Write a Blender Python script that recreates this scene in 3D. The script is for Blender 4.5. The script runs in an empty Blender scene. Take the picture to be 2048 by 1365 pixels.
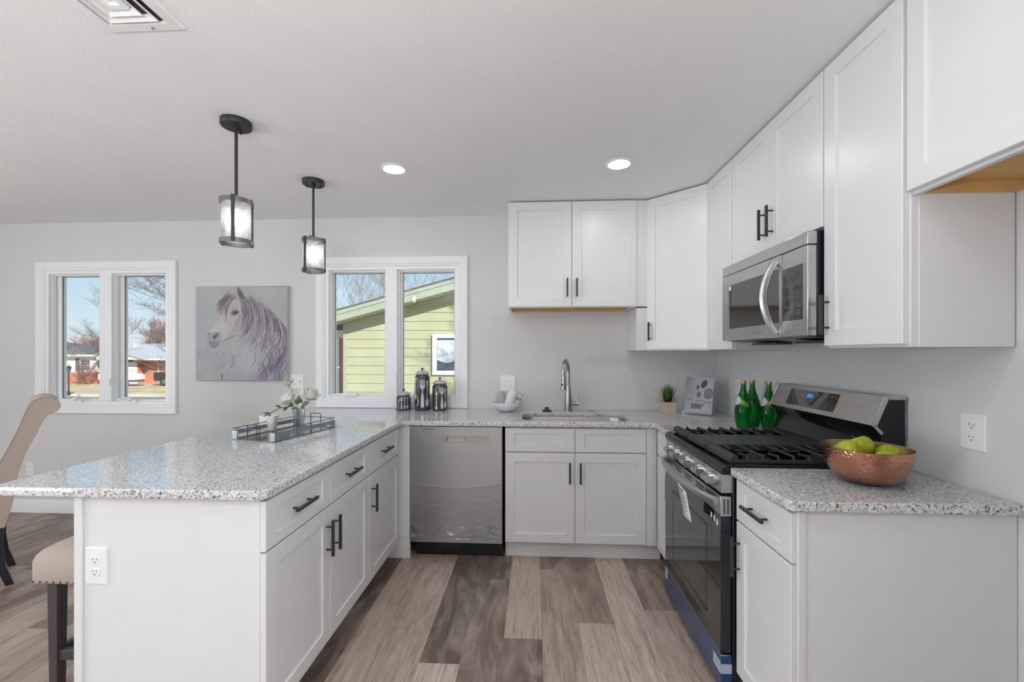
import bpy, bmesh, math, random
import numpy as np
from mathutils import Vector, Matrix, noise as mnoise

scene = bpy.context.scene
COL = scene.collection
PI = math.pi
R = math.radians
random.seed(7)


def S(r, g, b):
    """8-bit sRGB colour to linear."""
    def f(c):
        c /= 255.0
        return c / 12.92 if c <= 0.04045 else ((c + 0.055) / 1.055) ** 2.4
    return (f(r), f(g), f(b))


# ------------------------------------------------------------------ camera
cam_d = bpy.data.cameras.new('camera')
cam = bpy.data.objects.new('camera', cam_d)
COL.objects.link(cam)
cam.location = (-1.4285, -3.4066, 1.346)
cam.rotation_euler = (R(90), 0, 0.0536)
cam_d.sensor_width = 36.0
cam_d.lens = 857.4 / 2048 * 36.0
cam_d.shift_x = (1024 - 1020.3) / 2048
cam_d.shift_y = (706.8 - 682.5) / 2048
cam_d.clip_start = 0.02
cam_d.clip_end = 500
scene.camera = cam

# ------------------------------------------------------------------ world, sun, exposure
world = bpy.data.worlds.new('sky')
scene.world = world
world.use_nodes = True
wn = world.node_tree
wn.nodes.clear()
w_tc = wn.nodes.new('ShaderNodeTexCoord')
w_sep = wn.nodes.new('ShaderNodeSeparateXYZ')
w_rmp = wn.nodes.new('ShaderNodeValToRGB')
w_bg = wn.nodes.new('ShaderNodeBackground')
w_out = wn.nodes.new('ShaderNodeOutputWorld')
wn.links.new(w_tc.outputs['Generated'], w_sep.inputs[0])
wn.links.new(w_sep.outputs['Z'], w_rmp.inputs[0])
wn.links.new(w_rmp.outputs[0], w_bg.inputs[0])
wn.links.new(w_bg.outputs[0], w_out.inputs[0])
e = w_rmp.color_ramp.elements
e[0].position, e[0].color = 0.0, (*S(226, 236, 244), 1)
e[1].position, e[1].color = 0.55, (*S(120, 178, 230), 1)
for pos, c in ((0.06, S(214, 234, 246)), (0.18, S(178, 218, 244)), (0.32, S(150, 200, 238))):
    k = e.new(pos)
    k.color = (*c, 1)
w_bg.inputs['Strength'].default_value = 1.05


def lamp(name, kind, loc, energy, color=(1, 1, 1), rot=(0, 0, 0), **kw):
    d = bpy.data.lights.new(name, kind)
    d.energy = energy
    d.color = color
    for k_, v_ in kw.items():
        setattr(d, k_, v_)
    o = bpy.data.objects.new(name, d)
    o.location = loc
    o.rotation_euler = rot
    COL.objects.link(o)
    return o


sun_dir = Vector((-0.62, 0.62, -0.50))
sun = lamp('sun', 'SUN', (10, -20, 20), 7.0, (1.0, 0.95, 0.86), angle=R(0.6))
sun.rotation_euler = sun_dir.to_track_quat('-Z', 'Y').to_euler()
# photographer's flash bounced off the ceiling behind the camera, and an added upward dining fill
lamp('bounce_flash', 'AREA', (-2.0, -4.5, 1.4), 70, (0.94, 0.975, 1.0), (R(172), 0, 0), shape='DISK', size=0.9)
lamp('dining_fill', 'AREA', (-5.2, -3.6, 1.1), 40, (0.94, 0.975, 1.0), (R(180), 0, 0), shape='DISK', size=0.9)
# area lamps for openings added behind the camera: patio door, side window, narrow window
lamp('fill_patio', 'AREA', (-7.56, -4.2, 1.1), 95, (0.90, 0.94, 1.0), (R(90), 0, R(-90)), shape='RECTANGLE', size=2.0, size_y=2.0)
lamp('fill_side_window', 'AREA', (0.16, -4.2, 1.45), 40, (0.93, 0.97, 1.0), (R(90), 0, R(90)), shape='RECTANGLE', size=1.5, size_y=1.3)
lamp('fill_sidelight', 'AREA', (-2.83, -6.56, 1.1), 15, (0.95, 0.98, 1.0), (R(90), 0, R(180)), shape='RECTANGLE', size=0.30, size_y=1.9)

vs = scene.view_settings
scene.display_settings.display_device = 'sRGB'
vs.view_transform = 'Standard'
vs.look = 'None'
vs.exposure = 0.0
vs.gamma = 1.0
vs.use_curve_mapping = False
cy = scene.cycles
cy.use_denoising = True
cy.max_bounces = 10
cy.diffuse_bounces = 5
cy.glossy_bounces = 5
cy.transmission_bounces = 8
cy.transparent_max_bounces = 16
cy.caustics_reflective = False
cy.caustics_refractive = False
cy.sample_clamp_indirect = 6.0

CAN_E = 68.0     # recessed lamps, emission strength
BULB_E = 24.0    # pendant bulbs


# ------------------------------------------------------------------ materials
class NT:
    def __init__(self, name):
        self.m = bpy.data.materials.new(name)
        self.m.use_nodes = True
        self.t = self.m.node_tree
        self.t.nodes.clear()
        self.out = self.n('ShaderNodeOutputMaterial')

    def n(self, kind, **kw):
        nd = self.t.nodes.new(kind)
        for k_, v_ in kw.items():
            setattr(nd, k_, v_)
        return nd

    def l(self, a, b):
        self.t.links.new(a, b)

    def coord(self, scale=(1, 1, 1), which='Object', loc=(0, 0, 0), rot=(0, 0, 0)):
        tc = self.n('ShaderNodeTexCoord')
        mp = self.n('ShaderNodeMapping')
        mp.inputs['Scale'].default_value = scale
        mp.inputs['Location'].default_value = loc
        mp.inputs['Rotation'].default_value = rot
        self.l(tc.outputs[which], mp.inputs['Vector'])
        return mp.outputs[0]

    def noise(self, vec, scale, detail=3, rough=0.5, dist=0.0):
        nd = self.n('ShaderNodeTexNoise')
        nd.inputs['Scale'].default_value = scale
        nd.inputs['Detail'].default_value = detail
        nd.inputs['Roughness'].default_value = rough
        nd.inputs['Distortion'].default_value = dist
        self.l(vec, nd.inputs['Vector'])
        return nd.outputs['Fac']

    def ramp(self, fac, stops, interp='LINEAR'):
        nd = self.n('ShaderNodeValToRGB')
        nd.color_ramp.interpolation = interp
        el = nd.color_ramp.elements
        while len(el) < len(stops):
            el.new(0.5)
        for q, (p, c) in zip(el, stops):
            q.position = p
            q.color = (*c, 1) if len(c) == 3 else c
        self.l(fac, nd.inputs[0])
        return nd.outputs[0]

    def mix(self, fac, a, b, blend='MIX'):
        nd = self.n('ShaderNodeMix', data_type='RGBA', blend_type=blend)
        for sock, v in ((nd.inputs['Factor'], fac), (nd.inputs['A'], a), (nd.inputs['B'], b)):
            if hasattr(v, 'is_linked'):
                self.l(v, sock)
            elif isinstance(v, (int, float)):
                sock.default_value = v
            else:
                sock.default_value = (*v, 1)
        return nd.outputs['Result']

    def math(self, op, a, b=None):
        nd = self.n('ShaderNodeMath', operation=op)
        for sock, v in zip(nd.inputs, (a, b)):
            if v is None:
                continue
            if hasattr(v, 'is_linked'):
                self.l(v, sock)
            else:
                sock.default_value = v
        return nd.outputs[0]

    def bump(self, h, strength, dist=0.01):
        nd = self.n('ShaderNodeBump')
        nd.inputs['Strength'].default_value = strength
        nd.inputs['Distance'].default_value = dist
        self.l(h, nd.inputs['Height'])
        return nd.outputs[0]

    def bsdf(self, color, rough=0.5, metal=0.0, normal=None, **kw):
        p = self.n('ShaderNodeBsdfPrincipled')
        for key, v in (('Base Color', color), ('Roughness', rough), ('Metallic', metal)):
            if hasattr(v, 'is_linked'):
                self.l(v, p.inputs[key])
            elif isinstance(v, (int, float)):
                p.inputs[key].default_value = v
            else:
                p.inputs[key].default_value = (*v, 1)
        if normal is not None:
            self.l(normal, p.inputs['Normal'])
        for k_, v_ in kw.items():
            p.inputs[k_.replace('_', ' ')].default_value = v_
        self.l(p.outputs[0], self.out.inputs[0])
        return p


def plain(name, color, rough=0.5, metal=0.0, var=0.04, scale=8.0, bump=0.0, bscale=150.0, **kw):
    """Procedural surface: base colour with faint noise variation, optional fine bump."""
    t = NT(name)
    v = t.coord()
    f = t.noise(v, scale, 4)
    lo = tuple(max(0, c * (1 - var)) for c in color)
    hi = tuple(min(1, c * (1 + var)) for c in color)
    c = t.ramp(f, [(0.3, lo), (0.7, hi)])
    nrm = t.bump(t.noise(v, bscale, 3), bump) if bump else None
    t.bsdf(c, rough, metal, nrm, **kw)
    return t.m


M = {}
M['wall'] = plain('wall_paint', S(216, 216, 216), 0.75, var=0.01, bump=0.03, bscale=220)
M['ceiling'] = plain('ceiling_paint', S(238, 238, 239), 0.85, var=0.01, bump=0.10, bscale=90)
M['trim'] = plain('trim_white', S(240, 240, 240), 0.35, var=0.01)
M['vinyl'] = plain('window_vinyl', S(243, 243, 244), 0.3, var=0.01)
M['cab'] = plain('cabinet_white_lacquer', S(226, 226, 227), 0.32, var=0.008)
M['cab_in'] = plain('cabinet_carcass_white', S(224, 224, 225), 0.4, var=0.01)
M['gap'] = plain('shadow_gap_board', S(150, 150, 150), 0.8)
M['maple'] = plain('maple_plywood', S(214, 170, 110), 0.5, var=0.06, scale=14)
M['black'] = plain('black_metal', S(46, 46, 48), 0.42, 0.0, var=0.05)
M['pend'] = plain('pendant_dark_iron', S(52, 52, 54), 0.45, 0.3, var=0.06)
M['pend_band'] = plain('pendant_band_pewter', S(120, 118, 115), 0.4, 0.6, var=0.08)
M['black_gloss'] = plain('black_enamel', S(20, 21, 24), 0.12, var=0.02)
M['black_body'] = plain('black_range_body', S(26, 29, 34), 0.3, var=0.03)
M['cast'] = plain('cast_iron', S(50, 50, 52), 0.5, 0.2, var=0.1, bump=0.2, bscale=300)
M['griddle'] = plain('griddle_plate', S(78, 78, 80), 0.38, 0.5, var=0.05)
M['rubber'] = plain('black_rubber', S(40, 40, 42), 0.5)
M['plastic_white'] = plain('white_plastic', S(240, 240, 240), 0.25, var=0.01)
M['slot'] = plain('dark_slot', S(60, 58, 56), 0.6)
M['nickel'] = plain('brushed_nickel', S(180, 176, 170), 0.26, 1.0, var=0.04, scale=40)
M['chrome'] = plain('polished_steel', S(205, 205, 205), 0.15, 1.0, var=0.03)
M['porcelain'] = plain('white_porcelain', S(238, 238, 238), 0.2, var=0.01)
M['dark_wood'] = plain('espresso_wood', S(62, 60, 60), 0.4, var=0.12, scale=20)
M['chair_leg'] = plain('black_lacquer_wood', S(24, 28, 38), 0.3, var=0.1, scale=20)
M['galv'] = plain('galvanised_steel', S(150, 156, 160), 0.4, 0.8, var=0.18, scale=30)
M['wire'] = plain('grey_wire', S(96, 98, 100), 0.4, 0.7)
M['paper'] = plain('paper', S(225, 228, 232), 0.7, var=0.02)
M['ink'] = plain('grey_ink', S(95, 100, 110), 0.8)
M['ink_dark'] = plain('dark_ink', S(40, 42, 46), 0.8)
M['blue_film'] = plain('blue_protective_film', S(26, 62, 108), 0.25, var=0.15, scale=9, Coat_Weight=0.5)
M['tape'] = plain('clear_tape', S(170, 185, 200), 0.3, var=0.1)
M['copper_in'] = plain('bowl_inside_metal', S(160, 140, 105), 0.25, 1.0)
M['leaf'] = plain('leaf_green', S(88, 110, 78), 0.5, var=0.25, scale=60)
M['leaf_pale'] = plain('leaf_pale_green', S(150, 170, 138), 0.5, var=0.2, scale=60)
M['stem'] = plain('flower_stem', S(84, 84, 66), 0.6, var=0.2)
M['petal'] = plain('white_petal', S(240, 238, 232), 0.5, var=0.03, scale=50, Subsurface_Weight=0.2)
M['wax'] = plain('white_wax', S(238, 236, 228), 0.4, var=0.02)
M['gold'] = plain('gold_cap', S(176, 150, 84), 0.35, 0.8, var=0.1, scale=60)
M['label_green'] = plain('label_green', S(110, 158, 40), 0.5)
M['label_orange'] = plain('label_orange', S(176, 104, 24), 0.5)
M['label_white'] = plain('label_white', S(190, 205, 200), 0.5, var=0.3, scale=200)
M['label_edge'] = plain('label_edge', S(214, 222, 170), 0.5)
M['wood_pot'] = plain('pale_wood_pot', S(206, 184, 168), 0.6, var=0.06, scale=20)
M['soil'] = plain('dark_soil', S(46, 40, 32), 0.9)
M['towel_w'] = plain('white_towel', S(240, 240, 240), 0.9, var=0.02, bump=0.4, bscale=500)
M['towel_g'] = plain('grey_towel', S(178, 180, 184), 0.9, var=0.03, bump=0.4, bscale=500)
M['bark'] = plain('grey_bark', S(112, 100, 96), 0.9, var=0.2, scale=3)
M['bark_pale'] = plain('pale_bark', S(150, 142, 134), 0.9, var=0.2, scale=3)
M['twig_red'] = plain('reddish_twigs', S(150, 116, 112), 0.9, var=0.2, scale=3)
M['shingle'] = plain('dark_shingles', S(98, 90, 94), 0.9, var=0.18, scale=3)
M['shingle_pale'] = plain('pale_shingles', S(176, 174, 174), 0.9, var=0.06, scale=3)
M['white_siding'] = plain('white_siding', S(225, 224, 222), 0.6, var=0.02)
M['fascia'] = plain('house_fascia', S(162, 168, 150), 0.6, var=0.02)
M['cream'] = plain('cream_soffit', S(196, 180, 150), 0.7, var=0.03)
M['truck_paint'] = plain('dark_blue_car_paint', S(28, 34, 48), 0.2, var=0.05, Coat_Weight=0.6)
M['tyre'] = plain('tyre_rubber', S(30, 30, 32), 0.7)
M['window_dark'] = plain('dark_window_glass', S(66, 84, 96), 0.08, var=0.2, scale=2)
M['curtain'] = plain('sheer_curtain', S(196, 206, 214), 0.8, var=0.25, scale=14)
M['shutter'] = plain('dark_shutter', S(90, 92, 100), 0.6)
M['concrete'] = plain('pale_concrete', S(196, 176, 152), 0.9, var=0.06, scale=2)


def emit(name, color, strength):
    t = NT(name)
    v = t.coord()
    c = t.ramp(t.noise(v, 5), [(0.0, color), (1.0, color)])
    em = t.n('ShaderNodeEmission')
    t.l(c, em.inputs[0])
    em.inputs[1].default_value = strength
    t.l(em.outputs[0], t.out.inputs[0])
    return t.m


M['can_lens'] = emit('lit_lamp_lens', (0.98, 0.985, 1.0), CAN_E)
M['bulb'] = emit('lit_bulb', (1.0, 0.98, 0.95), BULB_E)
M['digits'] = emit('blue_digits', S(70, 170, 255), 1.4)


def steel(name, color, rough, axis_scale, aniso=0.6, tangent='Z', rot=0.0):
    t = NT(name)
    v = t.coord(axis_scale)
    f = t.noise(v, 1.0, 4, 0.6)
    c = t.ramp(f, [(0.3, tuple(x * 0.93 for x in color)), (0.7, tuple(min(1, x * 1.05) for x in color))])
    b = t.bump(f, 0.04, 0.002)
    p = t.bsdf(c, rough, 1.0, b, Anisotropic=aniso, Anisotropic_Rotation=rot)
    tg = t.n('ShaderNodeTangent', direction_type='RADIAL', axis=tangent)
    t.l(tg.outputs[0], p.inputs['Tangent'])
    return t.m


M['steel_dw'] = steel('brushed_steel_front', S(178, 178, 180), 0.29, (3, 3, 700), 0.8, rot=0.25)
M['steel'] = steel('brushed_steel', S(190, 190, 190), 0.30, (3, 6, 600), 0.4)
M['steel_sink'] = steel('sink_steel', S(176, 172, 166), 0.28, (8, 8, 8), 0.2)


def granite():
    t = NT('speckled_granite')
    v = t.coord((1, 1, 1))
    v2 = t.coord((1.0, 1.6, 1.0), rot=(0, 0, 0.5))
    d = t.noise(v, 40, 2)
    base = t.ramp(t.noise(v, 70, 4, 0.6), [(0.30, S(196, 196, 197)), (0.5, S(224, 224, 224)), (0.72, S(240, 240, 239))])
    n1 = t.noise(v2, 150, 3, 0.6, 0.4)
    m1 = t.ramp(n1, [(0.50, (0, 0, 0)), (0.60, (1, 1, 1))])
    base = t.mix(t.math('MULTIPLY', m1, 0.55), base, S(120, 118, 116))
    n2 = t.noise(v2, 115, 3, 0.65, 0.6)
    m2 = t.ramp(n2, [(0.56, (0, 0, 0)), (0.61, (1, 1, 1))])
    base = t.mix(t.math('MULTIPLY', m2, 0.9), base, S(48, 48, 52))
    m3 = t.ramp(d, [(0.35, (0, 0, 0)), (0.7, (1, 1, 1))])
    base = t.mix(t.math('MULTIPLY', m3, 0.12), base, S(150, 150, 152))
    t.bsdf(base, 0.09, 0.0, None, IOR=1.75)
    return t.m


M['granite'] = granite()


def floor_mat():
    t = NT('weathered_vinyl_planks')
    at = t.n('ShaderNodeAttribute', attribute_name='tone')
    ao = t.n('ShaderNodeAttribute', attribute_name='shift')
    tc = t.n('ShaderNodeTexCoord')
    add = t.n('ShaderNodeVectorMath', operation='ADD')
    t.l(tc.outputs['Object'], add.inputs[0])
    t.l(ao.outputs['Vector'], add.inputs[1])
    mp = t.n('ShaderNodeMapping')
    mp.inputs['Scale'].default_value = (1.0, 0.045, 1.0)
    t.l(add.outputs[0], mp.inputs[0])
    v = mp.outputs[0]
    mp2 = t.n('ShaderNodeMapping')
    mp2.inputs['Scale'].default_value = (1.0, 0.28, 1.0)
    t.l(add.outputs[0], mp2.inputs[0])
    v2 = mp2.outputs[0]
    fine = t.noise(v, 130, 5, 0.65, 0.5)
    mid = t.noise(v, 34, 5, 0.65, 0.9)
    big = t.noise(v2, 7, 4, 0.6, 1.2)
    base = t.ramp(at.outputs['Fac'], [(0.0, S(98, 82, 72)), (0.3, S(136, 116, 103)), (0.6, S(196, 173, 156)), (1.0, S(232, 214, 198))])
    c = t.mix(t.ramp(fine, [(0.35, (0, 0, 0)), (0.7, (1, 1, 1))]), t.mix(0.55, base, S(66, 54, 46), 'MIX'), base)
    w = t.ramp(big, [(0.44, (0, 0, 0)), (0.66, (1, 1, 1))])
    c = t.mix(t.math('MULTIPLY', w, 0.50), c, S(200, 184, 168))
    dk = t.ramp(mid, [(0.28, (1, 1, 1)), (0.45, (0, 0, 0))])
    c = t.mix(t.math('MULTIPLY', dk, 0.60), c, S(70, 57, 49))
    mp3 = t.n('ShaderNodeMapping')
    mp3.inputs['Scale'].default_value = (1.0, 0.16, 1.0)
    t.l(add.outputs[0], mp3.inputs[0])
    ck = t.noise(mp3.outputs[0], 70, 6, 0.7, 2.4)
    crack = t.ramp(ck, [(0.475, (0, 0, 0)), (0.497, (1, 1, 1)), (0.503, (1, 1, 1)), (0.525, (0, 0, 0))])
    gate = t.ramp(t.noise(v2, 9, 3, 0.6, 0.8), [(0.50, (0, 0, 0)), (0.62, (1, 1, 1))])
    c = t.mix(t.math('MULTIPLY', t.math('MULTIPLY', crack, gate), 0.75), c, S(72, 58, 50))
    kn = t.n('ShaderNodeTexVoronoi')
    kn.inputs['Scale'].default_value = 3.2
    t.l(v2, kn.inputs['Vector'])
    knot = t.ramp(kn.outputs['Distance'], [(0.03, (1, 1, 1)), (0.09, (0, 0, 0))])
    c = t.mix(t.math('MULTIPLY', knot, 0.6), c, S(80, 64, 54))
    rg = t.ramp(fine, [(0, (0.30,) * 3), (1, (0.46,) * 3)])
    t.bsdf(c, rg, 0.0, t.bump(fine, 0.10, 0.003))
    return t.m


M['floor'] = floor_mat()


def layered(name, trans, parts):
    """Thin see-through sheet: transparent mixed with other closures."""
    t = NT(name)
    return t


def pane_mat(name, tint=(1, 1, 1), gloss=0.06):
    t = NT(name)
    tr = t.n('ShaderNodeBsdfTransparent')
    tr.inputs[0].default_value = (*tint, 1)
    gl = t.n('ShaderNodeBsdfGlossy')
    gl.inputs['Roughness'].default_value = 0.01
    mx = t.n('ShaderNodeMixShader')
    lw = t.n('ShaderNodeLayerWeight')
    lw.inputs[0].default_value = 0.15
    f = t.math('MULTIPLY_ADD', lw.outputs['Fresnel'], 0.5)
    f.node.inputs[2].default_value = gloss * 0.5
    t.l(f, mx.inputs[0])
    t.l(tr.outputs[0], mx.inputs[1])
    t.l(gl.outputs[0], mx.inputs[2])
    t.l(mx.outputs[0], t.out.inputs[0])
    return t.m


M['pane'] = pane_mat('window_pane', (0.97, 0.98, 0.98))
M['clear_glass'] = pane_mat('clear_glass', (0.93, 0.95, 0.95), 0.25)


def seeded_glass():
    t = NT('seeded_glass')
    v = t.coord()
    n = t.noise(v, 170, 4, 0.7)
    n2 = t.noise(v, 60, 3, 0.6)
    tr = t.n('ShaderNodeBsdfTransparent')
    tr.inputs[0].default_value = (0.95, 0.95, 0.95, 1)
    tl = t.n('ShaderNodeBsdfTranslucent')
    tl.inputs[0].default_value = (0.85, 0.85, 0.85, 1)
    gl = t.n('ShaderNodeBsdfGlossy')
    gl.inputs['Roughness'].default_value = 0.08
    b = t.bump(n, 0.6, 0.004)
    t.l(b, gl.inputs['Normal'])
    f = t.ramp(n, [(0.42, (0.015,) * 3), (0.66, (0.24,) * 3)])
    m1 = t.n('ShaderNodeMixShader')
    t.l(f, m1.inputs[0])
    t.l(tr.outputs[0], m1.inputs[1])
    t.l(tl.outputs[0], m1.inputs[2])
    m2 = t.n('ShaderNodeMixShader')
    f2 = t.ramp(n2, [(0.3, (0.04,) * 3), (0.8, (0.22,) * 3)])
    t.l(f2, m2.inputs[0])
    t.l(m1.outputs[0], m2.inputs[1])
    t.l(gl.outputs[0], m2.inputs[2])
    t.l(m2.outputs[0], t.out.inputs[0])
    return t.m


M['seeded'] = seeded_glass()


def film_mat(name, amt=0.16, rough=0.12, scale=9.0):
    t = NT(name)
    v = t.coord((0.8, 1, 4.5))
    n = t.noise(v, scale, 5, 0.6, 1.0)
    tr = t.n('ShaderNodeBsdfTransparent')
    tr.inputs[0].default_value = (0.95, 0.95, 0.96, 1)
    gl = t.n('ShaderNodeBsdfGlossy')
    gl.inputs['Roughness'].default_value = rough
    t.l(t.bump(n, 0.5, 0.01), gl.inputs['Normal'])
    f = t.ramp(n, [(0.3, (amt * 0.5,) * 3), (0.75, (amt * 1.7,) * 3)])
    mx = t.n('ShaderNodeMixShader')
    t.l(f, mx.inputs[0])
    t.l(tr.outputs[0], mx.inputs[1])
    t.l(gl.outputs[0], mx.inputs[2])
    t.l(mx.outputs[0], t.out.inputs[0])
    return t.m


M['film'] = film_mat('clear_plastic_film', 0.11, 0.09, 7.0)


def green_glass():
    t = NT('green_bottle_glass')
    v = t.coord()
    c = t.ramp(t.noise(v, 12), [(0.3, S(10, 120, 44)), (0.7, S(30, 160, 60))])
    p = t.bsdf(c, 0.03, 0.0, None, IOR=1.35)
    p.inputs['Transmission Weight'].default_value = 0.75
    return t.m


M['bottle'] = green_glass()


def oven_glass():
    t = NT('black_oven_glass')
    v = t.coord()
    c = t.ramp(t.noise(v, 3), [(0.3, S(36, 36, 38)), (0.7, S(42, 42, 44))])
    t.bsdf(c, 0.04, 0.0, None, IOR=1.9, Specular_Tint=(1, 1, 1, 1))
    return t.m


M['oven_glass'] = oven_glass()


def copper():
    t = NT('hammered_copper')
    v = t.coord()
    vo = t.n('ShaderNodeTexVoronoi')
    vo.inputs['Scale'].default_value = 95
    t.l(v, vo.inputs['Vector'])
    h = t.ramp(vo.outputs['Distance'], [(0.0, (0, 0, 0)), (0.55, (1, 1, 1))])
    c = t.ramp(t.noise(v, 14, 3), [(0.3, S(188, 128, 104)), (0.7, S(208, 152, 126))])
    t.bsdf(c, 0.24, 1.0, t.bump(h, 0.35, 0.004))
    return t.m


M['copper'] = copper()


def apple_mat():
    t = NT('green_apple_skin')
    v = t.coord()
    c = t.ramp(t.noise(v, 9, 4), [(0.3, S(156, 166, 20)), (0.7, S(186, 190, 44))])
    sp = t.ramp(t.noise(v, 260, 2), [(0.66, (0, 0, 0)), (0.7, (1, 1, 1))])
    c = t.mix(t.math('MULTIPLY', sp, 0.4), c, S(205, 210, 120))
    t.bsdf(c, 0.3, 0.0, None)
    return t.m


M['apple'] = apple_mat()


def fabric(name, c1, c2):
    t = NT(name)
    v = t.coord((1, 1, 1))
    n = t.noise(v, 420, 3, 0.7)
    c = t.ramp(n, [(0.3, c1), (0.7, c2)])
    t.bsdf(c, 0.9, 0.0, t.bump(n, 0.5, 0.003), Sheen_Weight=0.2)
    return t.m


M['linen'] = fabric('beige_linen', S(176, 160, 146), S(202, 188, 174))


def canister_mat():
    return plain('charcoal_ceramic', S(66, 66, 70), 0.25, var=0.06, scale=20)


M['canister'] = canister_mat()
M['lid'] = plain('grey_ceramic', S(186, 186, 188), 0.3, var=0.04)
M['silver_print'] = plain('silver_cutlery_print', S(206, 206, 204), 0.4, var=0.12, scale=120)


def attr_mat(name, attr, rough=0.6):
    t = NT(name)
    a = t.n('ShaderNodeAttribute', attribute_name=attr)
    v = t.coord()
    n = t.noise(v, 900, 2)
    c = t.mix(t.math('MULTIPLY', n, 0.10), a.outputs['Color'], (0.3, 0.3, 0.3))
    t.bsdf(c, rough)
    return t.m


M['art'] = attr_mat('painted_canvas', 'paint', 0.7)
M['photo'] = attr_mat('printed_cover', 'paint', 0.3)


def siding_mat():
    t = NT('green_lap_siding')
    v = t.coord()
    n = t.noise(v, 1.3, 4)
    c = t.ramp(n, [(0.3, S(168, 169, 138)), (0.7, S(178, 179, 147))])
    t.bsdf(c, 0.7)
    return t.m


M['siding'] = siding_mat()


def brick_mat():
    t = NT('red_brick')
    v = t.coord(rot=(R(90), 0, 0))
    b = t.n('ShaderNodeTexBrick')
    b.inputs['Scale'].default_value = 4.0
    b.inputs['Color1'].default_value = (*S(178, 98, 70), 1)
    b.inputs['Color2'].default_value = (*S(196, 116, 84), 1)
    b.inputs['Mortar'].default_value = (*S(196, 170, 150), 1)
    b.inputs['Mortar Size'].default_value = 0.02
    t.l(v, b.inputs['Vector'])
    t.bsdf(b.outputs['Color'], 0.85)
    return t.m


M['brick'] = brick_mat()


def lawn_mat():
    t = NT('dry_winter_lawn')
    v = t.coord()
    c = t.ramp(t.noise(v, 0.5, 5, 0.6), [(0.3, S(160, 142, 90)), (0.5, S(204, 180, 128)), (0.7, S(222, 198, 152))])
    t.bsdf(c, 0.95)
    return t.m


M['lawn'] = lawn_mat()
M['haze_trees'] = plain('distant_trees', S(176, 164, 166), 1.0, var=0.15, scale=0.5)


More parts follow.
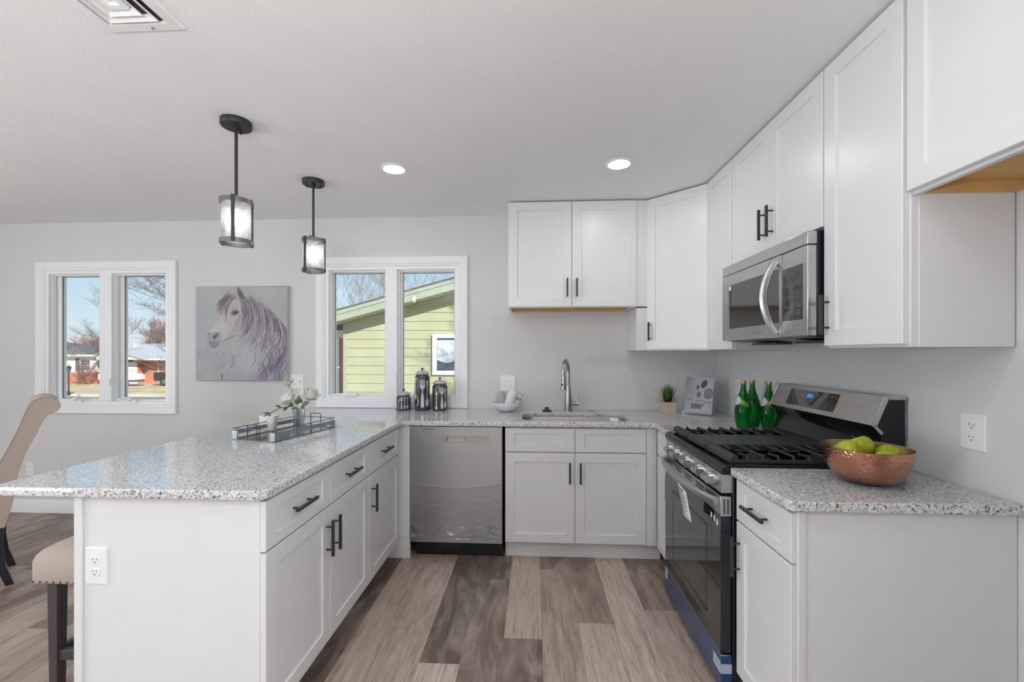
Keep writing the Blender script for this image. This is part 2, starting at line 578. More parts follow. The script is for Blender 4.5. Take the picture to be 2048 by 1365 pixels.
# ------------------------------------------------------------------ geometry helper
class G:
    def __init__(self):
        self.v, self.f, self.mi = [], [], []
        self.cur = 0

    def add(self, verts, faces):
        o = len(self.v)
        self.v += [tuple(p) for p in verts]
        self.f += [tuple(i + o for i in f) for f in faces]
        self.mi += [self.cur] * len(faces)
        return self

    def mat(self, i):
        self.cur = i
        return self

    def box(self, x0, x1, y0, y1, z0, z1):
        x0, x1 = min(x0, x1), max(x0, x1)
        y0, y1 = min(y0, y1), max(y0, y1)
        z0, z1 = min(z0, z1), max(z0, z1)
        vs_ = [(x0, y0, z0), (x1, y0, z0), (x1, y1, z0), (x0, y1, z0), (x0, y0, z1), (x1, y0, z1), (x1, y1, z1), (x0, y1, z1)]
        return self.add(vs_, [(0, 3, 2, 1), (4, 5, 6, 7), (0, 1, 5, 4), (1, 2, 6, 5), (2, 3, 7, 6), (3, 0, 4, 7)])

    def obox(self, P, u, n, w, h, t):
        """Box from corner P along u (w), up z (h), along n (t)."""
        P, u, n = Vector(P), Vector(u), Vector(n)
        z = Vector((0, 0, 1))
        q = [P, P + u * w, P + u * w + n * t, P + n * t]
        vs_ = q + [p + z * h for p in q]
        fl = [(0, 3, 2, 1), (4, 5, 6, 7), (0, 1, 5, 4), (1, 2, 6, 5), (2, 3, 7, 6), (3, 0, 4, 7)]
        if u.cross(n).z < 0:
            fl = [tuple(reversed(f)) for f in fl]
        return self.add(vs_, fl)

    def loft(self, loops, cap0=True, cap1=True, closed=True):
        n = len(loops[0])
        o = len(self.v)
        for lp in loops:
            self.v += [tuple(p) for p in lp]
        fs = []
        for a in range(len(loops) - 1):
            for b in range(n if closed else n - 1):
                c = (b + 1) % n
                fs.append((o + a * n + b, o + a * n + c, o + (a + 1) * n + c, o + (a + 1) * n + b))
        if cap0:
            fs.append(tuple(o + i for i in reversed(range(n))))
        if cap1:
            fs.append(tuple(o + (len(loops) - 1) * n + i for i in range(n)))
        self.f += fs
        self.mi += [self.cur] * len(fs)
        return self

    def lathe(self, prof, n=32, c=(0, 0, 0), cap0=True, cap1=True, squash=(1, 1)):
        loops = []
        for r, z in prof:
            loops.append([(c[0] + r * squash[0] * math.cos(2 * PI * i / n), c[1] + r * squash[1] * math.sin(2 * PI * i / n), c[2] + z) for i in range(n)])
        return self.loft(loops, cap0, cap1)

    def tube(self, pts, r, n=8, closed=False, square=False, flat=1.0):
        pts = [Vector(p) for p in pts]
        m = len(pts)
        rs = r if isinstance(r, (list, tuple)) else [r] * m
        prev = None
        loops = []
        for i, p in enumerate(pts):
            a = pts[(i - 1) % m] if (closed or i > 0) else p
            b = pts[(i + 1) % m] if (closed or i < m - 1) else p
            t = (b - a)
            if t.length < 1e-9:
                t = Vector((0, 0, 1))
            t.normalize()
            if prev is None:
                up = Vector((0, 0, 1)) if abs(t.z) < 0.9 else Vector((1, 0, 0))
                prev = (up - t * up.dot(t)).normalized()
            else:
                q = prev - t * prev.dot(t)
                if q.length > 1e-6:
                    prev = q.normalized()
            s = t.cross(prev)
            off = PI / n if square else 0
            rr = rs[i] * (math.sqrt(2) if square else 1)
            loops.append([p + prev * rr * math.cos(2 * PI * k / n + off) + s * rr * flat * math.sin(2 * PI * k / n + off) for k in range(n)])
        if closed:
            loops.append(loops[0])
            return self.loft(loops, False, False)
        return self.loft(loops)

    def sphere(self, c, r, n=16, m=10, sz=1.0):
        prof = []
        for j in range(m + 1):
            a = -PI / 2 + PI * j / m
            prof.append((max(1e-4, r * math.cos(a)), r * sz * math.sin(a)))
        return self.lathe(prof, n, c)

    def prism(self, poly, axis, a, b):
        """Extrude a 2-D polygon along axis ('x','y','z') from a to b; poly gives the other two coordinates in order."""
        def p(q, t):
            if axis == 'x':
                return (t, q[0], q[1])
            if axis == 'y':
                return (q[0], t, q[1])
            return (q[0], q[1], t)
        return self.loft([[p(q, a) for q in poly], [p(q, b) for q in poly]])

    def panel(self, P, u, n, w, h, t=0.019, fr=0.06, rec=0.007, bev=0.002, fz=None):
        """Shaker front: slab of size w x h, thickness t, recessed centre panel. P is the lower back corner."""
        P, u, n = Vector(P), Vector(u), Vector(n)
        z = Vector((0, 0, 1))

        fz = fr if fz is None else fz

        def ring(i, d, k=None):
            k = i if k is None else k
            return [P + u * i + z * k + n * d, P + u * (w - i) + z * k + n * d, P + u * (w - i) + z * (h - k) + n * d, P + u * i + z * (h - k) + n * d]
        loops = [ring(0, 0), ring(0, t - bev), ring(bev, t), ring(fr, t, fz), ring(fr + 0.002, t - rec, fz + 0.002)]
        if u.cross(z).dot(n) < 0:
            loops = [list(reversed(q)) for q in loops]
        return self.loft(loops)

    def xf(self, mtx):
        self.v = [tuple(mtx @ Vector(p)) for p in self.v]
        return self


WM = {}


def mat4(loc, rotz=0.0):
    return Matrix.Translation(Vector(loc)) @ Matrix.Rotation(rotz, 4, 'Z')


def tag(o, label=None, cat=None, group=None, kind=None):
    if label:
        o['label'] = label
    if cat:
        o['category'] = cat
    if group:
        o['group'] = group
    if kind:
        o['kind'] = kind
    return o


def thing(name, label, cat, loc=(0, 0, 0), rotz=0.0, group=None, kind=None):
    o = bpy.data.objects.new(name, None)
    o.empty_display_size = 0.05
    o.location = loc
    o.rotation_euler = (0, 0, rotz)
    COL.objects.link(o)
    WM[o.name] = mat4(loc, rotz)
    return tag(o, label, cat, group, kind)


def mesh_of(name, g, mats, smooth=35):
    me = bpy.data.meshes.new(name)
    me.from_pydata(g.v, [], g.f)
    for m in (mats if isinstance(mats, (list, tuple)) else [mats]):
        me.materials.append(m)
    if len(set(g.mi)) > 1:
        me.polygons.foreach_set('material_index', g.mi)
    bm = bmesh.new()
    bm.from_mesh(me)
    bmesh.ops.recalc_face_normals(bm, faces=bm.faces)
    bm.to_mesh(me)
    bm.free()
    if smooth:
        me.polygons.foreach_set('use_smooth', [True] * len(me.polygons))
        me.set_sharp_from_angle(angle=R(smooth))
    me.update()
    return me


def bevel(o, w, seg=2):
    if w:
        b = o.modifiers.new('bevel', 'BEVEL')
        b.width = w
        b.segments = seg
        b.limit_method = 'ANGLE'
        b.angle_limit = R(40)
        b.harden_normals = False
    return o


def part(name, g, mats, parent, bev=0.0, smooth=35, local=False, label=None, kind=None, seg=2):
    """One mesh that is a part of its parent; g holds world coordinates unless local."""
    if not local:
        g.xf(WM[parent.name].inverted())
    o = bpy.data.objects.new(name, mesh_of(name, g, mats, smooth))
    COL.objects.link(o)
    o.parent = parent
    WM[o.name] = WM[parent.name]
    bevel(o, bev, seg)
    return tag(o, label, None, None, kind)


def pieces(name, g, mats, parent, **kw):
    """Like part(), but every loose piece of g becomes a part of its own."""
    par = list(range(len(g.v)))

    def find(a):
        while par[a] != a:
            par[a] = par[par[a]]
            a = par[a]
        return a
    for f in g.f:
        for b in f[1:]:
            par[find(f[0])] = find(b)
    groups = {}
    for f in g.f:
        groups.setdefault(find(f[0]), []).append(f)
    out = []
    for fs in groups.values():
        idx = sorted({i for f in fs for i in f})
        mp = {i: k for k, i in enumerate(idx)}
        h = G().add([g.v[i] for i in idx], [tuple(mp[i] for i in f) for f in fs])
        out.append(part(name, h, mats, parent, **kw))
    return out


def solo(name, g, mats, label=None, cat=None, loc=None, group=None, kind=None, bev=0.0, smooth=35, seg=2):
    """A thing made of one mesh."""
    if loc is None:
        a = np.array(g.v)
        lo, hi = a.min(0), a.max(0)
        loc = ((lo[0] + hi[0]) / 2, (lo[1] + hi[1]) / 2, lo[2])
    g.xf(Matrix.Translation(-Vector(loc)))
    o = bpy.data.objects.new(name, mesh_of(name, g, mats, smooth))
    o.location = loc
    COL.objects.link(o)
    WM[o.name] = mat4(loc)
    bevel(o, bev, seg)
    return tag(o, label, cat, group, kind)


def struct(name, g, mats, bev=0.0, smooth=35):
    return solo(name, g, mats, kind='structure', bev=bev, smooth=smooth, loc=(0, 0, 0))


def copy_tree(o, parent=None):
    c = o.copy()
    COL.objects.link(c)
    c.parent = parent
    for ch in list(o.children):
        copy_tree(ch, c)
    return c


def rrect(x0, x1, y0, y1, r, n=6):
    pts = []
    for cx, cy_, a0 in ((x1 - r, y1 - r, 0), (x0 + r, y1 - r, 90), (x0 + r, y0 + r, 180), (x1 - r, y0 + r, 270)):
        for k in range(n + 1):
            a = R(a0 + 90 * k / n)
            pts.append((cx + r * math.cos(a), cy_ + r * math.sin(a)))
    return pts


def handle_g(c, along, n, length=0.135, off=0.030, s=0.0055, cc=0.096):
    """Square bar pull: centre c on the face, bar direction, outward normal."""
    g = G()
    c, along, n = Vector(c), Vector(along).normalized(), Vector(n).normalized()
    b = c + n * off
    g.tube([b - along * length / 2, b + along * length / 2], s, 4, square=True)
    for sgn in (-1, 1):
        p = c + along * sgn * cc / 2
        g.tube([p, p + n * (off - s * 0.5)], 0.0042, 8)
    return g

# ================================================================== SETTING
XL, YF, ZC = -7.4, -6.4, 2.443


def build_floor():
    verts, faces, tone, shift = [], [], [], []
    pitch, x0 = 0.1795, -1.925
    known = {  # row index from x0: joints (y) and tones from the near end to the far end
        -3: ([-1.50], [0.10, 0.12]), -2: ([-1.9], [0.5, 0.62]), -1: ([-1.04, -0.69], [0.68, 0.85, 0.6]),
        0: ([-1.567], [0.9, 0.10]), 1: ([-0.866], [0.28, 0.22]), 2: ([-1.387], [0.12, 0.78]),
        3: ([-0.732], [0.55, 0.12]), 4: ([-1.253], [0.85, 0.36]), 5: ([-2.1], [0.6, 0.9]), 6: ([-1.126], [0.72, 0.38])}
    rnd = random.Random(11)
    k = math.floor((XL - x0) / pitch)
    while x0 + k * pitch < 0.0:
        xa, xb = max(XL, x0 + k * pitch), min(0.0, x0 + (k + 1) * pitch)
        L = 1.22
        if k in known:
            js, ts = known[k]
            ys, tn = [js[0] - L * i for i in range(6, 0, -1)] + list(js), [rnd.random() for _ in range(6)]
            seq = [rnd.uniform(0.1, 0.9) for _ in range(5)] + [ts[0]] + ts[1:]
            cuts = [YF] + [y for y in ys if y > YF] + [0.0]
            tones = seq[-(len(cuts) - 1):] if len(seq) >= len(cuts) - 1 else [0.5] * (len(cuts) - 1)
        else:
            st = YF - rnd.random() * L
            cuts, tones = [YF], []
            y = st + L
            while y < 0:
                cuts.append(y)
                y += L
            cuts.append(0.0)
            tones = [rnd.choice((0.2, 0.35, 0.5, 0.6, 0.7)) for _ in cuts[1:]]
        for a, b, t in zip(cuts, cuts[1:], tones):
            g = 0.0006
            o = len(verts)
            verts += [(xa + g, a + g, 0), (xb - g, a + g, 0), (xb - g, b - g, 0), (xa + g, b - g, 0)]
            faces.append((o, o + 1, o + 2, o + 3))
            tone.append(t)
            shift.append((rnd.uniform(0, 9), rnd.uniform(0, 90), rnd.uniform(0, 9)))
        k += 1
    nf = len(faces)
    o = len(verts)   # slab below: shows as the dark joints
    gb = G().box(XL - 0.15, 0.15, YF - 0.15, 0.15, -0.2, -0.0008)
    verts += gb.v
    faces += [tuple(i + o for i in f) for f in gb.f]
    tone += [0.0] * 6
    shift += [(0, 0, 0)] * 6
    me = bpy.data.meshes.new('floor')
    me.from_pydata(verts, [], faces)
    me.materials.append(M['floor'])
    me.attributes.new('tone', 'FLOAT', 'FACE').data.foreach_set('value', tone)
    me.attributes.new('shift', 'FLOAT_VECTOR', 'FACE').data.foreach_set('vector', [c for s in shift for c in s])
    ob = bpy.data.objects.new('floor', me)
    COL.objects.link(ob)
    tag(ob, kind='structure')


build_floor()
struct('ceiling', G().box(XL - 0.15, 0.15, YF - 0.15, 0.15, ZC, ZC + 0.2), M['ceiling'])

W1 = dict(x0=-5.540, x1=-4.452, z0=0.915, z1=2.040)
W2 = dict(x0=-3.118, x1=-2.022, z0=0.975, z1=2.048)
wb = G()
zs = (W1['z0'], W1['z1'])
for xa, xb, za, zb in ((XL - 0.15, W1['x0'], 0, ZC), (W1['x0'], W1['x1'], 0, W1['z0']), (W1['x0'], W1['x1'], W1['z1'], ZC),
                       (W1['x1'], W2['x0'], 0, ZC), (W2['x0'], W2['x1'], 0, W2['z0']), (W2['x0'], W2['x1'], W2['z1'], ZC), (W2['x1'], 0.15, 0, ZC)):
    wb.box(xa, xb, 0, 0.15, za, zb)
struct('wall_back', wb, M['wall'])
struct('wall_right', G().box(0, 0.15, -3.4, 0, 0, ZC).box(0, 0.15, YF - 0.15, -5.0, 0, ZC).box(0, 0.15, -5.0, -3.4, 0, 0.75).box(0, 0.15, -5.0, -3.4, 2.15, ZC), M['wall'])
struct('wall_light_block', G().box(-0.74, 0, -3.10, -2.985, 0, ZC), M['wall'])  # unseen wall return added to block light on the right end panels
struct('wall_left', G().box(XL - 0.15, XL, -3.15, 0, 0, ZC).box(XL - 0.15, XL, YF - 0.15, -5.25, 0, ZC).box(XL - 0.15, XL, -5.25, -3.15, 2.12, ZC), M['wall'])
wf = G()
wf.box(XL, -3.05, YF - 0.15, YF, 0, ZC)
wf.box(-3.05, -2.61, YF - 0.15, YF, 0, 0.12).box(-3.05, -2.61, YF - 0.15, YF, 2.08, ZC).box(-2.61, 0, YF - 0.15, YF, 0, ZC)
struct('wall_front', wf, M['wall'])
for nm, xa, xb, za, zb, mid in (('window_added_narrow', -3.05, -2.61, 0.12, 2.08, False),):  # narrow window added for its bright streak in the dishwasher door
    g = G()
    fr_ = 0.05
    g.box(xa, xa + fr_, YF - 0.12, YF + 0.01, za, zb).box(xb - fr_, xb, YF - 0.12, YF + 0.01, za, zb)
    g.box(xa + fr_, xb - fr_, YF - 0.12, YF + 0.01, za, za + fr_).box(xa + fr_, xb - fr_, YF - 0.12, YF + 0.01, zb - fr_, zb)
    if mid:
        g.box((xa + xb) / 2 - 0.04, (xa + xb) / 2 + 0.04, YF - 0.12, YF, za + fr_, zb - fr_)
    struct(nm, g, M['trim'])
bb = G()
bb.prism([(0, 0), (-0.014, 0), (-0.014, 0.085), (-0.009, 0.095), (-0.006, 0.108), (0, 0.11)], 'x', XL, -2.945)
struct('baseboard_back', bb, M['trim'], smooth=30)
bb = G()
bb.prism([(XL, 0), (XL + 0.014, 0), (XL + 0.014, 0.085), (XL + 0.006, 0.108), (XL, 0.11)], 'y', -3.15, -0.014)
struct('baseboard_left', bb, M['trim'], smooth=30)


for nm, x0_, x1_, ya, yb, za, zb in (('door_added', XL - 0.12, XL + 0.01, -5.25, -3.15, 0.0, 2.12), ('window_added_side', -0.01, 0.12, -5.0, -3.4, 0.75, 2.15)):  # patio door and side window frames, openings added to let fill light in
    g = G()
    fr_ = 0.05
    for a, b in ((ya, ya + fr_), (yb - fr_, yb), ((ya + yb) / 2 - 0.03, (ya + yb) / 2 + 0.03)):
        g.box(x0_, x1_, a, b, za, zb)
    g.box(x0_, x1_, ya + fr_, yb - fr_, zb - fr_, zb).box(x0_, x1_, ya + fr_, yb - fr_, za, za + 0.03)
    struct(nm, g, M['trim'])


def window(name, w, casing, glass, mull, crank):
    """Twin casement: casing round the opening, vinyl frame, two sashes with panes."""
    t = thing(name, None, None, ((w['x0'] + w['x1']) / 2, 0, w['z0']), kind='structure')
    c = G()
    X0, X1, Z0, Z1 = casing
    h = 0.012
    # casing with a stepped inner bead: outer loop to inner loop profile
    def ring(i, y, f=1.0):
        a = (w['x0'] - X0) * i
        b = (X1 - w['x1']) * i
        d = (w['z0'] - Z0) * i
        e_ = (Z1 - w['z1']) * i
        return [(X0 + a, y, Z0 + d), (X1 - b, y, Z0 + d), (X1 - b, y, Z1 - e_), (X0 + a, y, Z1 - e_)]
    c.loft([ring(0, 0), ring(0, -0.020), ring(0.06, -0.022), ring(0.72, -0.017), ring(0.78, -0.012), ring(0.96, -0.011), ring(1.0, -0.006), ring(1.0, 0.0)], False, False)
    part('casing', c, M['trim'], t, smooth=20)
    f = G()
    T = 0.028
    x0, x1, z0, z1 = w['x0'], w['x1'], w['z0'], w['z1']
    y0, y1 = 0.0, 0.14
    f.box(x0, x0 + T, y0 - 0.004, y1, z0, z1).box(x1 - T, x1, y0 - 0.004, y1, z0, z1)
    f.box(x0 + T, x1 - T, y0 - 0.004, y1, z0, z0 + T).box(x0 + T, x1 - T, y0 - 0.004, y1, z1 - T, z1)
    f.box(mull[0], mull[1], y0 - 0.010, y1, z0 + T, z1 - T)
    # inner stops
    for a, b in ((x0 + T, mull[0]), (mull[1], x1 - T)):
        s = 0.012
        f.box(a, a + s, 0.02, 0.05, z0 + T, z1 - T).box(b - s, b, 0.02, 0.05, z0 + T, z1 - T)
        f.box(a + s, b - s, 0.02, 0.05, z1 - T - s, z1 - T).box(a + s, b - s, 0.02, 0.05, z0 + T, z0 + T + s)
    part('window_frame', f, M['vinyl'], t, bev=0.002)
    for i, (a, b) in enumerate(((x0 + T, mull[0]), (mull[1], x1 - T))):
        ga, gb = glass[i]
        za, zb = glass[2]
        s = G()
        s.box(a + 0.001, ga, 0.055, 0.095, z0 + T, z1 - T).box(gb, b - 0.001, 0.055, 0.095, z0 + T, z1 - T)
        s.box(ga, gb, 0.055, 0.095, z0 + T, za).box(ga, gb, 0.055, 0.095, zb, z1 - T)
        so = part('sash', s, M['vinyl'], t, bev=0.003)
        part('pane', G().box(ga - 0.004, gb + 0.004, 0.072, 0.077, za - 0.004, zb + 0.004), M['pane'], so)
        gk = G()
        gk.box(ga - 0.003, gb + 0.003, 0.068, 0.0715, za - 0.003, za + 0.003).box(ga - 0.003, ga + 0.003, 0.068, 0.0715, za, zb)
        gk.box(gb - 0.003, gb + 0.003, 0.068, 0.0715, za, zb).box(ga, gb, 0.068, 0.0715, zb - 0.003, zb + 0.003)
        part('glazing_gasket', gk, M['rubber'], so)
    for cx, kind in crank:
        k = G()
        zc = z0 + T + 0.006
        if kind == 'cover':
            k.prism(rrect(cx - 0.055, cx + 0.055, zc - 0.010, zc + 0.016, 0.009), 'y', -0.004, -0.030)
            part('crank_cover', k, M['vinyl'], t, bev=0.004)
        else:
            k.prism(rrect(cx - 0.05, cx + 0.05, zc - 0.012, zc + 0.008, 0.008), 'y', -0.004, -0.022)
            k.sphere((cx, -0.025, zc + 0.014), 0.016, 12, 8)
            d = 0.075 if kind == 'left' else -0.05
            k.tube([(cx, -0.027, zc + 0.018), (cx - d * 0.5, -0.036, zc + 0.030), (cx - d, -0.034, zc + (0.012 if kind == 'left' else 0.040))], 0.0065, 8)
            k.tube([(cx - d, -0.034, zc + (0.012 if kind == 'left' else 0.040)), (cx - d - 0.016, -0.034, zc + (0.022 if kind == 'left' else 0.054))], 0.007, 8)
            part('crank_handle', k, M['vinyl'], t)
    # lock lever on the mullion
    lv = G()
    mx = mull[1] - 0.004
    zc = z0 + 0.19
    lv.prism(rrect(mx - 0.008, mx + 0.008, zc - 0.03, zc + 0.05, 0.006), 'y', -0.010, -0.016)
    lv.tube([(mx, -0.018, zc + 0.03), (mx + 0.004, -0.026, zc), (mx, -0.018, zc - 0.028)], 0.005, 8)
    part('sash_lock', lv, M['vinyl'], t)
    return t


window('window_1', W1, (-5.613, -4.378, 0.842, 2.112), ((-5.465, -5.098), (-4.901, -4.513), (0.960, 2.000)), (-5.053, -4.946), ((-5.25, 'right'), (-4.77, 'left')))
window('window_2', W2, (-3.190, -1.950, 0.905, 2.122), ((-3.071, -2.646), (-2.495, -2.069), (0.981, 2.004)), (-2.618, -2.523), ((-2.90, 'cover'),))


# unseen roof added to keep the sun out of the side window
struct('roof_sun_block', G().box(0.16, 2.6, -7.5, -2.9, 2.62, 2.74), M['white_siding'])


# ------------------------------------------------------------------ worktops
def slab(name, splines, z0, z1, label, cat, ease=0.004):
    cu = bpy.data.curves.new(name, 'CURVE')
    cu.dimensions = '2D'
    cu.fill_mode = 'BOTH'
    cu.extrude = (z1 - z0) / 2 - ease
    cu.bevel_depth = ease
    cu.bevel_resolution = 2
    cu.offset = -ease
    for pts in splines:
        sp = cu.splines.new('POLY')
        sp.points.add(len(pts) - 1)
        for q, (x, y) in zip(sp.points, pts):
            q.co = (x, y, 0, 1)
        sp.use_cyclic_u = True
    tmp = bpy.data.objects.new('tmp', cu)
    COL.objects.link(tmp)
    dg = bpy.context.evaluated_depsgraph_get()
    me = bpy.data.meshes.new_from_object(tmp.evaluated_get(dg))
    bpy.data.objects.remove(tmp)
    bpy.data.curves.remove(cu)
    me.name = name
    me.materials.clear()
    me.materials.append(M['granite'])
    me.polygons.foreach_set('use_smooth', [True] * len(me.polygons))
    me.set_sharp_from_angle(angle=R(50))
    o = bpy.data.objects.new(name, me)
    o.location = (0, 0, (z0 + z1) / 2)
    COL.objects.link(o)
    return tag(o, label, cat)


def arc(cx, cy_, r, a0, a1, n=6):
    return [(cx + r * math.cos(R(a0 + (a1 - a0) * k / n)), cy_ + r * math.sin(R(a0 + (a1 - a0) * k / n))) for k in range(n + 1)]


CT0, CT1 = 0.872, 0.903
outer = [(-0.004, -0.004), (-3.235, -0.004)] + arc(-3.225, -2.070, 0.010, 180, 270, 3) + arc(-2.325, -2.040, 0.040, 270, 360) + \
    arc(-2.265, -0.675, 0.020, 180, 90, 4) + arc(-0.685, -0.675, 0.020, 90, 0, 4) + [(-0.665, -0.978), (-0.004, -0.978)]
hole = rrect(-1.505, -0.785, -0.580, -0.215, 0.085, 8)
slab('worktop', [outer, hole], CT0, CT1, 'long speckled grey granite worktop wrapping the peninsula, sink wall and far right corner', 'worktop')
slab('worktop', [[(-0.004, -1.704), (-0.665, -1.704)] + arc(-0.645, -2.065, 0.020, 180, 270, 4) + [(-0.004, -2.085)]], CT0, CT1,
     'short speckled grey granite worktop under the copper bowl, right of the range', 'worktop')

# ------------------------------------------------------------------ cabinets
UX, UXn = Vector((1, 0, 0)), Vector((-1, 0, 0))
UY, UYn = Vector((0, 1, 0)), Vector((0, -1, 0))
UZ = Vector((0, 0, 1))


def front(name, cab, P, u, n, w, h, handle=None, fr=0.058, hl=0.135):
    """Door or drawer front with its bar handle. handle = (along u, along z, 'v' or 'h')."""
    gap = 0.0016
    g = G().panel(Vector(P) + Vector(u) * gap + UZ * gap, u, n, w - 2 * gap, h - 2 * gap, fr=fr, fz=0.036 if name == 'drawer_front' else None)
    d = part(name, g, M['cab'], cab, smooth=20)
    if handle:
        a, b, o = handle
        c = Vector(P) + Vector(u) * a + UZ * b + Vector(n) * (0.019 if (a < fr or a > w - fr or b < fr or b > h - fr) else 0.012)
        part('handle', handle_g(c, UZ if o == 'v' else u, n, length=hl), M['black'], d, bev=0.0008)
    return d


# -- peninsula, faces look towards +x
FX = -2.319          # plane of the face frames
ZD0, ZD1, ZT = 0.118, 0.690, 0.862
pen = thing('base_cabinet', 'white shaker peninsula cabinet with two drawers over a pair of doors, nearest the camera', 'cabinet', (-2.63, -1.605, 0))
part('carcass', G().box(-2.925, FX, -2.035, -1.168, 0.112, CT0), M['cab_in'], pen)
g = G().box(-2.940, -2.3195, -2.053, -2.036, 0.0, CT0)
g.box(-2.953, -2.926, -2.062, -2.053, 0.0, CT0)
part('end_panel', g, M['cab'], pen, bev=0.002)
part('back_panel', G().box(-2.945, -2.926, -2.035, -1.168, 0.0, CT0), M['cab'], pen)
part('toe_kick', G().box(-2.40, -2.385, -2.035, -1.168, 0, 0.112), M['cab_in'], pen)
yn, ym, yf = -2.053, -1.609, -1.168
for ya, yb, hy in ((yn, ym, 'far'), (ym, yf, 'near')):
    front('drawer_front', pen, (FX, ya, 0.694), UY, UX, yb - ya, ZT - 0.694, ((yb - ya) / 2, (ZT - 0.694) / 2, 'h'), hl=0.150)
    w = yb - ya
    front('door', pen, (FX, ya, ZD0), UY, UX, w, ZD1 - ZD0, (w - 0.034 if hy == 'far' else 0.034, ZD1 - ZD0 - 0.125, 'v'), hl=0.150)

pen2 = thing('base_cabinet', 'narrow white shaker peninsula cabinet with one drawer over one door, beside the dishwasher corner', 'cabinet', (-2.63, -0.91, 0))
part('carcass', G().box(-2.925, FX, -1.166, -0.655, 0.112, CT0), M['cab_in'], pen2)
part('back_panel', G().box(-2.945, -2.926, -1.166, -0.02, 0.0, CT0), M['cab'], pen2)
part('toe_kick', G().box(-2.40, -2.385, -1.166, -0.655, 0, 0.112), M['cab_in'], pen2)
w = 0.506
front('drawer_front', pen2, (FX, -1.166, 0.694), UY, UX, w, ZT - 0.694, (w / 2, (ZT - 0.694) / 2, 'h'), hl=0.150)
front('door', pen2, (FX, -1.166, ZD0), UY, UX, w, ZD1 - ZD0, (0.034, ZD1 - ZD0 - 0.125, 'v'), hl=0.150)
g = G().box(-2.319, -2.236, -0.632, -0.612, 0.138, CT0)
part('filler_strip', g, M['cab'], pen2, bev=0.001)
part('filler_base', G().box(-2.40, -2.236, -0.634, -0.610, 0.0, 0.136), M['cab'], pen2, bev=0.001)

# -- sink base, faces look towards -y
FY = -0.611
sinkb = thing('base_cabinet', 'white shaker sink cabinet with two false drawer panels over a pair of doors', 'cabinet', (-1.16, -0.3, 0))
g = G()
g.box(-1.611, -1.592, FY, -0.02, 0.112, CT0).box(-0.725, -0.706, FY, -0.02, 0.112, CT0).box(-1.592, -0.725, FY, -0.02, 0.112, 0.13)
g.box(-1.592, -0.725, FY, FY + 0.018, 0.13, CT0)
part('carcass', g, M['cab_in'], sinkb)
part('toe_kick', G().box(-1.611, -0.60, -0.560, -0.545, 0, 0.112), M['cab_in'], sinkb)
xl, xm, xr = -1.611, -1.160, -0.707
for xa, xb, hs in ((xl, xm, 1), (xm, xr, -1)):
    w = xb - xa
    front('drawer_front', sinkb, (xa, FY, 0.706), UX, UYn, w, ZT - 0.706)
    front('door', sinkb, (xa, FY, ZD0), UX, UYn, w, 0.702 - ZD0, (w - 0.034 if hs > 0 else 0.034, 0.702 - ZD0 - 0.125, 'v'))
part('filler_strip', G().box(-0.706, -0.640, FY - 0.012, FY + 0.006, 0.112, CT0), M['cab'], sinkb, bev=0.001)

# -- right run, faces look towards -x
RX = -0.629
r1 = thing('base_cabinet', 'slim white shaker cabinet squeezed between the sink wall and the range', 'cabinet', (-0.3, -0.78, 0))
part('carcass', G().box(RX, -0.02, -0.974, -0.655, 0.112, CT0), M['cab_in'], r1)
part('toe_kick', G().box(-0.56, -0.545, -0.974, -0.655, 0, 0.112), M['cab_in'], r1)
w = 0.314
front('drawer_front', r1, (RX, -0.658, 0.706), UYn, UXn, w, ZT - 0.706, None, fr=0.05)
front('door', r1, (RX, -0.658, ZD0), UYn, UXn, w, 0.702 - ZD0, (w - 0.03, 0.702 - ZD0 - 0.12, 'v'), fr=0.05)
r2 = thing('base_cabinet', 'white shaker cabinet with one drawer and door under the short worktop, right of the range', 'cabinet', (-0.3, -1.885, 0))
part('carcass', G().box(RX, -0.004, -2.047, -1.712, 0.112, CT0), M['cab_in'], r2)
g = G().box(RX + 0.0005, -0.002, -2.064, -2.048, 0.0, CT0)
g.box(RX + 0.0005, RX + 0.024, -2.067, -2.064, 0, CT0)
part('end_panel', g, M['cab'], r2, bev=0.0015)
part('toe_kick', G().box(-0.56, -0.545, -2.047, -1.712, 0, 0.112), M['cab_in'], r2)
w = 0.352
front('drawer_front', r2, (RX, -1.712, 0.706), UYn, UXn, w, ZT - 0.706, (w / 2 - 0.02, (ZT - 0.706) / 2, 'h'), hl=0.150)
front('door', r2, (RX, -1.712, ZD0), UYn, UXn, w, 0.702 - ZD0, (0.030, 0.702 - ZD0 - 0.125, 'v'), hl=0.150)

# -- wall cabinets
ZW, ZW2, ZTOP = 1.365, 1.678, 2.434
wc = thing('wall_cabinet', 'short two-door white wall cabinet over the sink', 'cabinet', (-1.15, -0.15, ZW2))
g = G().box(-1.609, -0.694, -0.303, -0.004, ZW2 + 0.022, ZTOP)
part('carcass', g, M['cab_in'], wc)
g = G().box(-1.609, -1.591, -0.303, -0.004, ZW2 - 0.006, ZW2 + 0.0215).box(-0.712, -0.694, -0.303, -0.004, ZW2 - 0.006, ZW2 + 0.0215)
g.box(-1.591, -0.712, -0.303, -0.288, ZW2 - 0.004, ZW2 + 0.0215)
part('bottom_rail', g, M['cab'], wc, bev=0.001)
g = G().box(-1.59, -0.713, -0.287, -0.006, ZW2 + 0.012, ZW2 + 0.0215).box(-1.59, -0.713, -0.022, -0.006, ZW2 - 0.006, ZW2 + 0.0115)
part('bottom_board', g, M['maple'], wc)
for xa, xb, hs in ((-1.609, -1.152, 1), (-1.152, -0.694, -1)):
    w = xb - xa
    front('door', wc, (xa, -0.304, ZW2), UX, UYn, w, ZTOP - ZW2, (w - 0.034 if hs > 0 else 0.034, 0.135, 'v'), fr=0.062, hl=0.132)
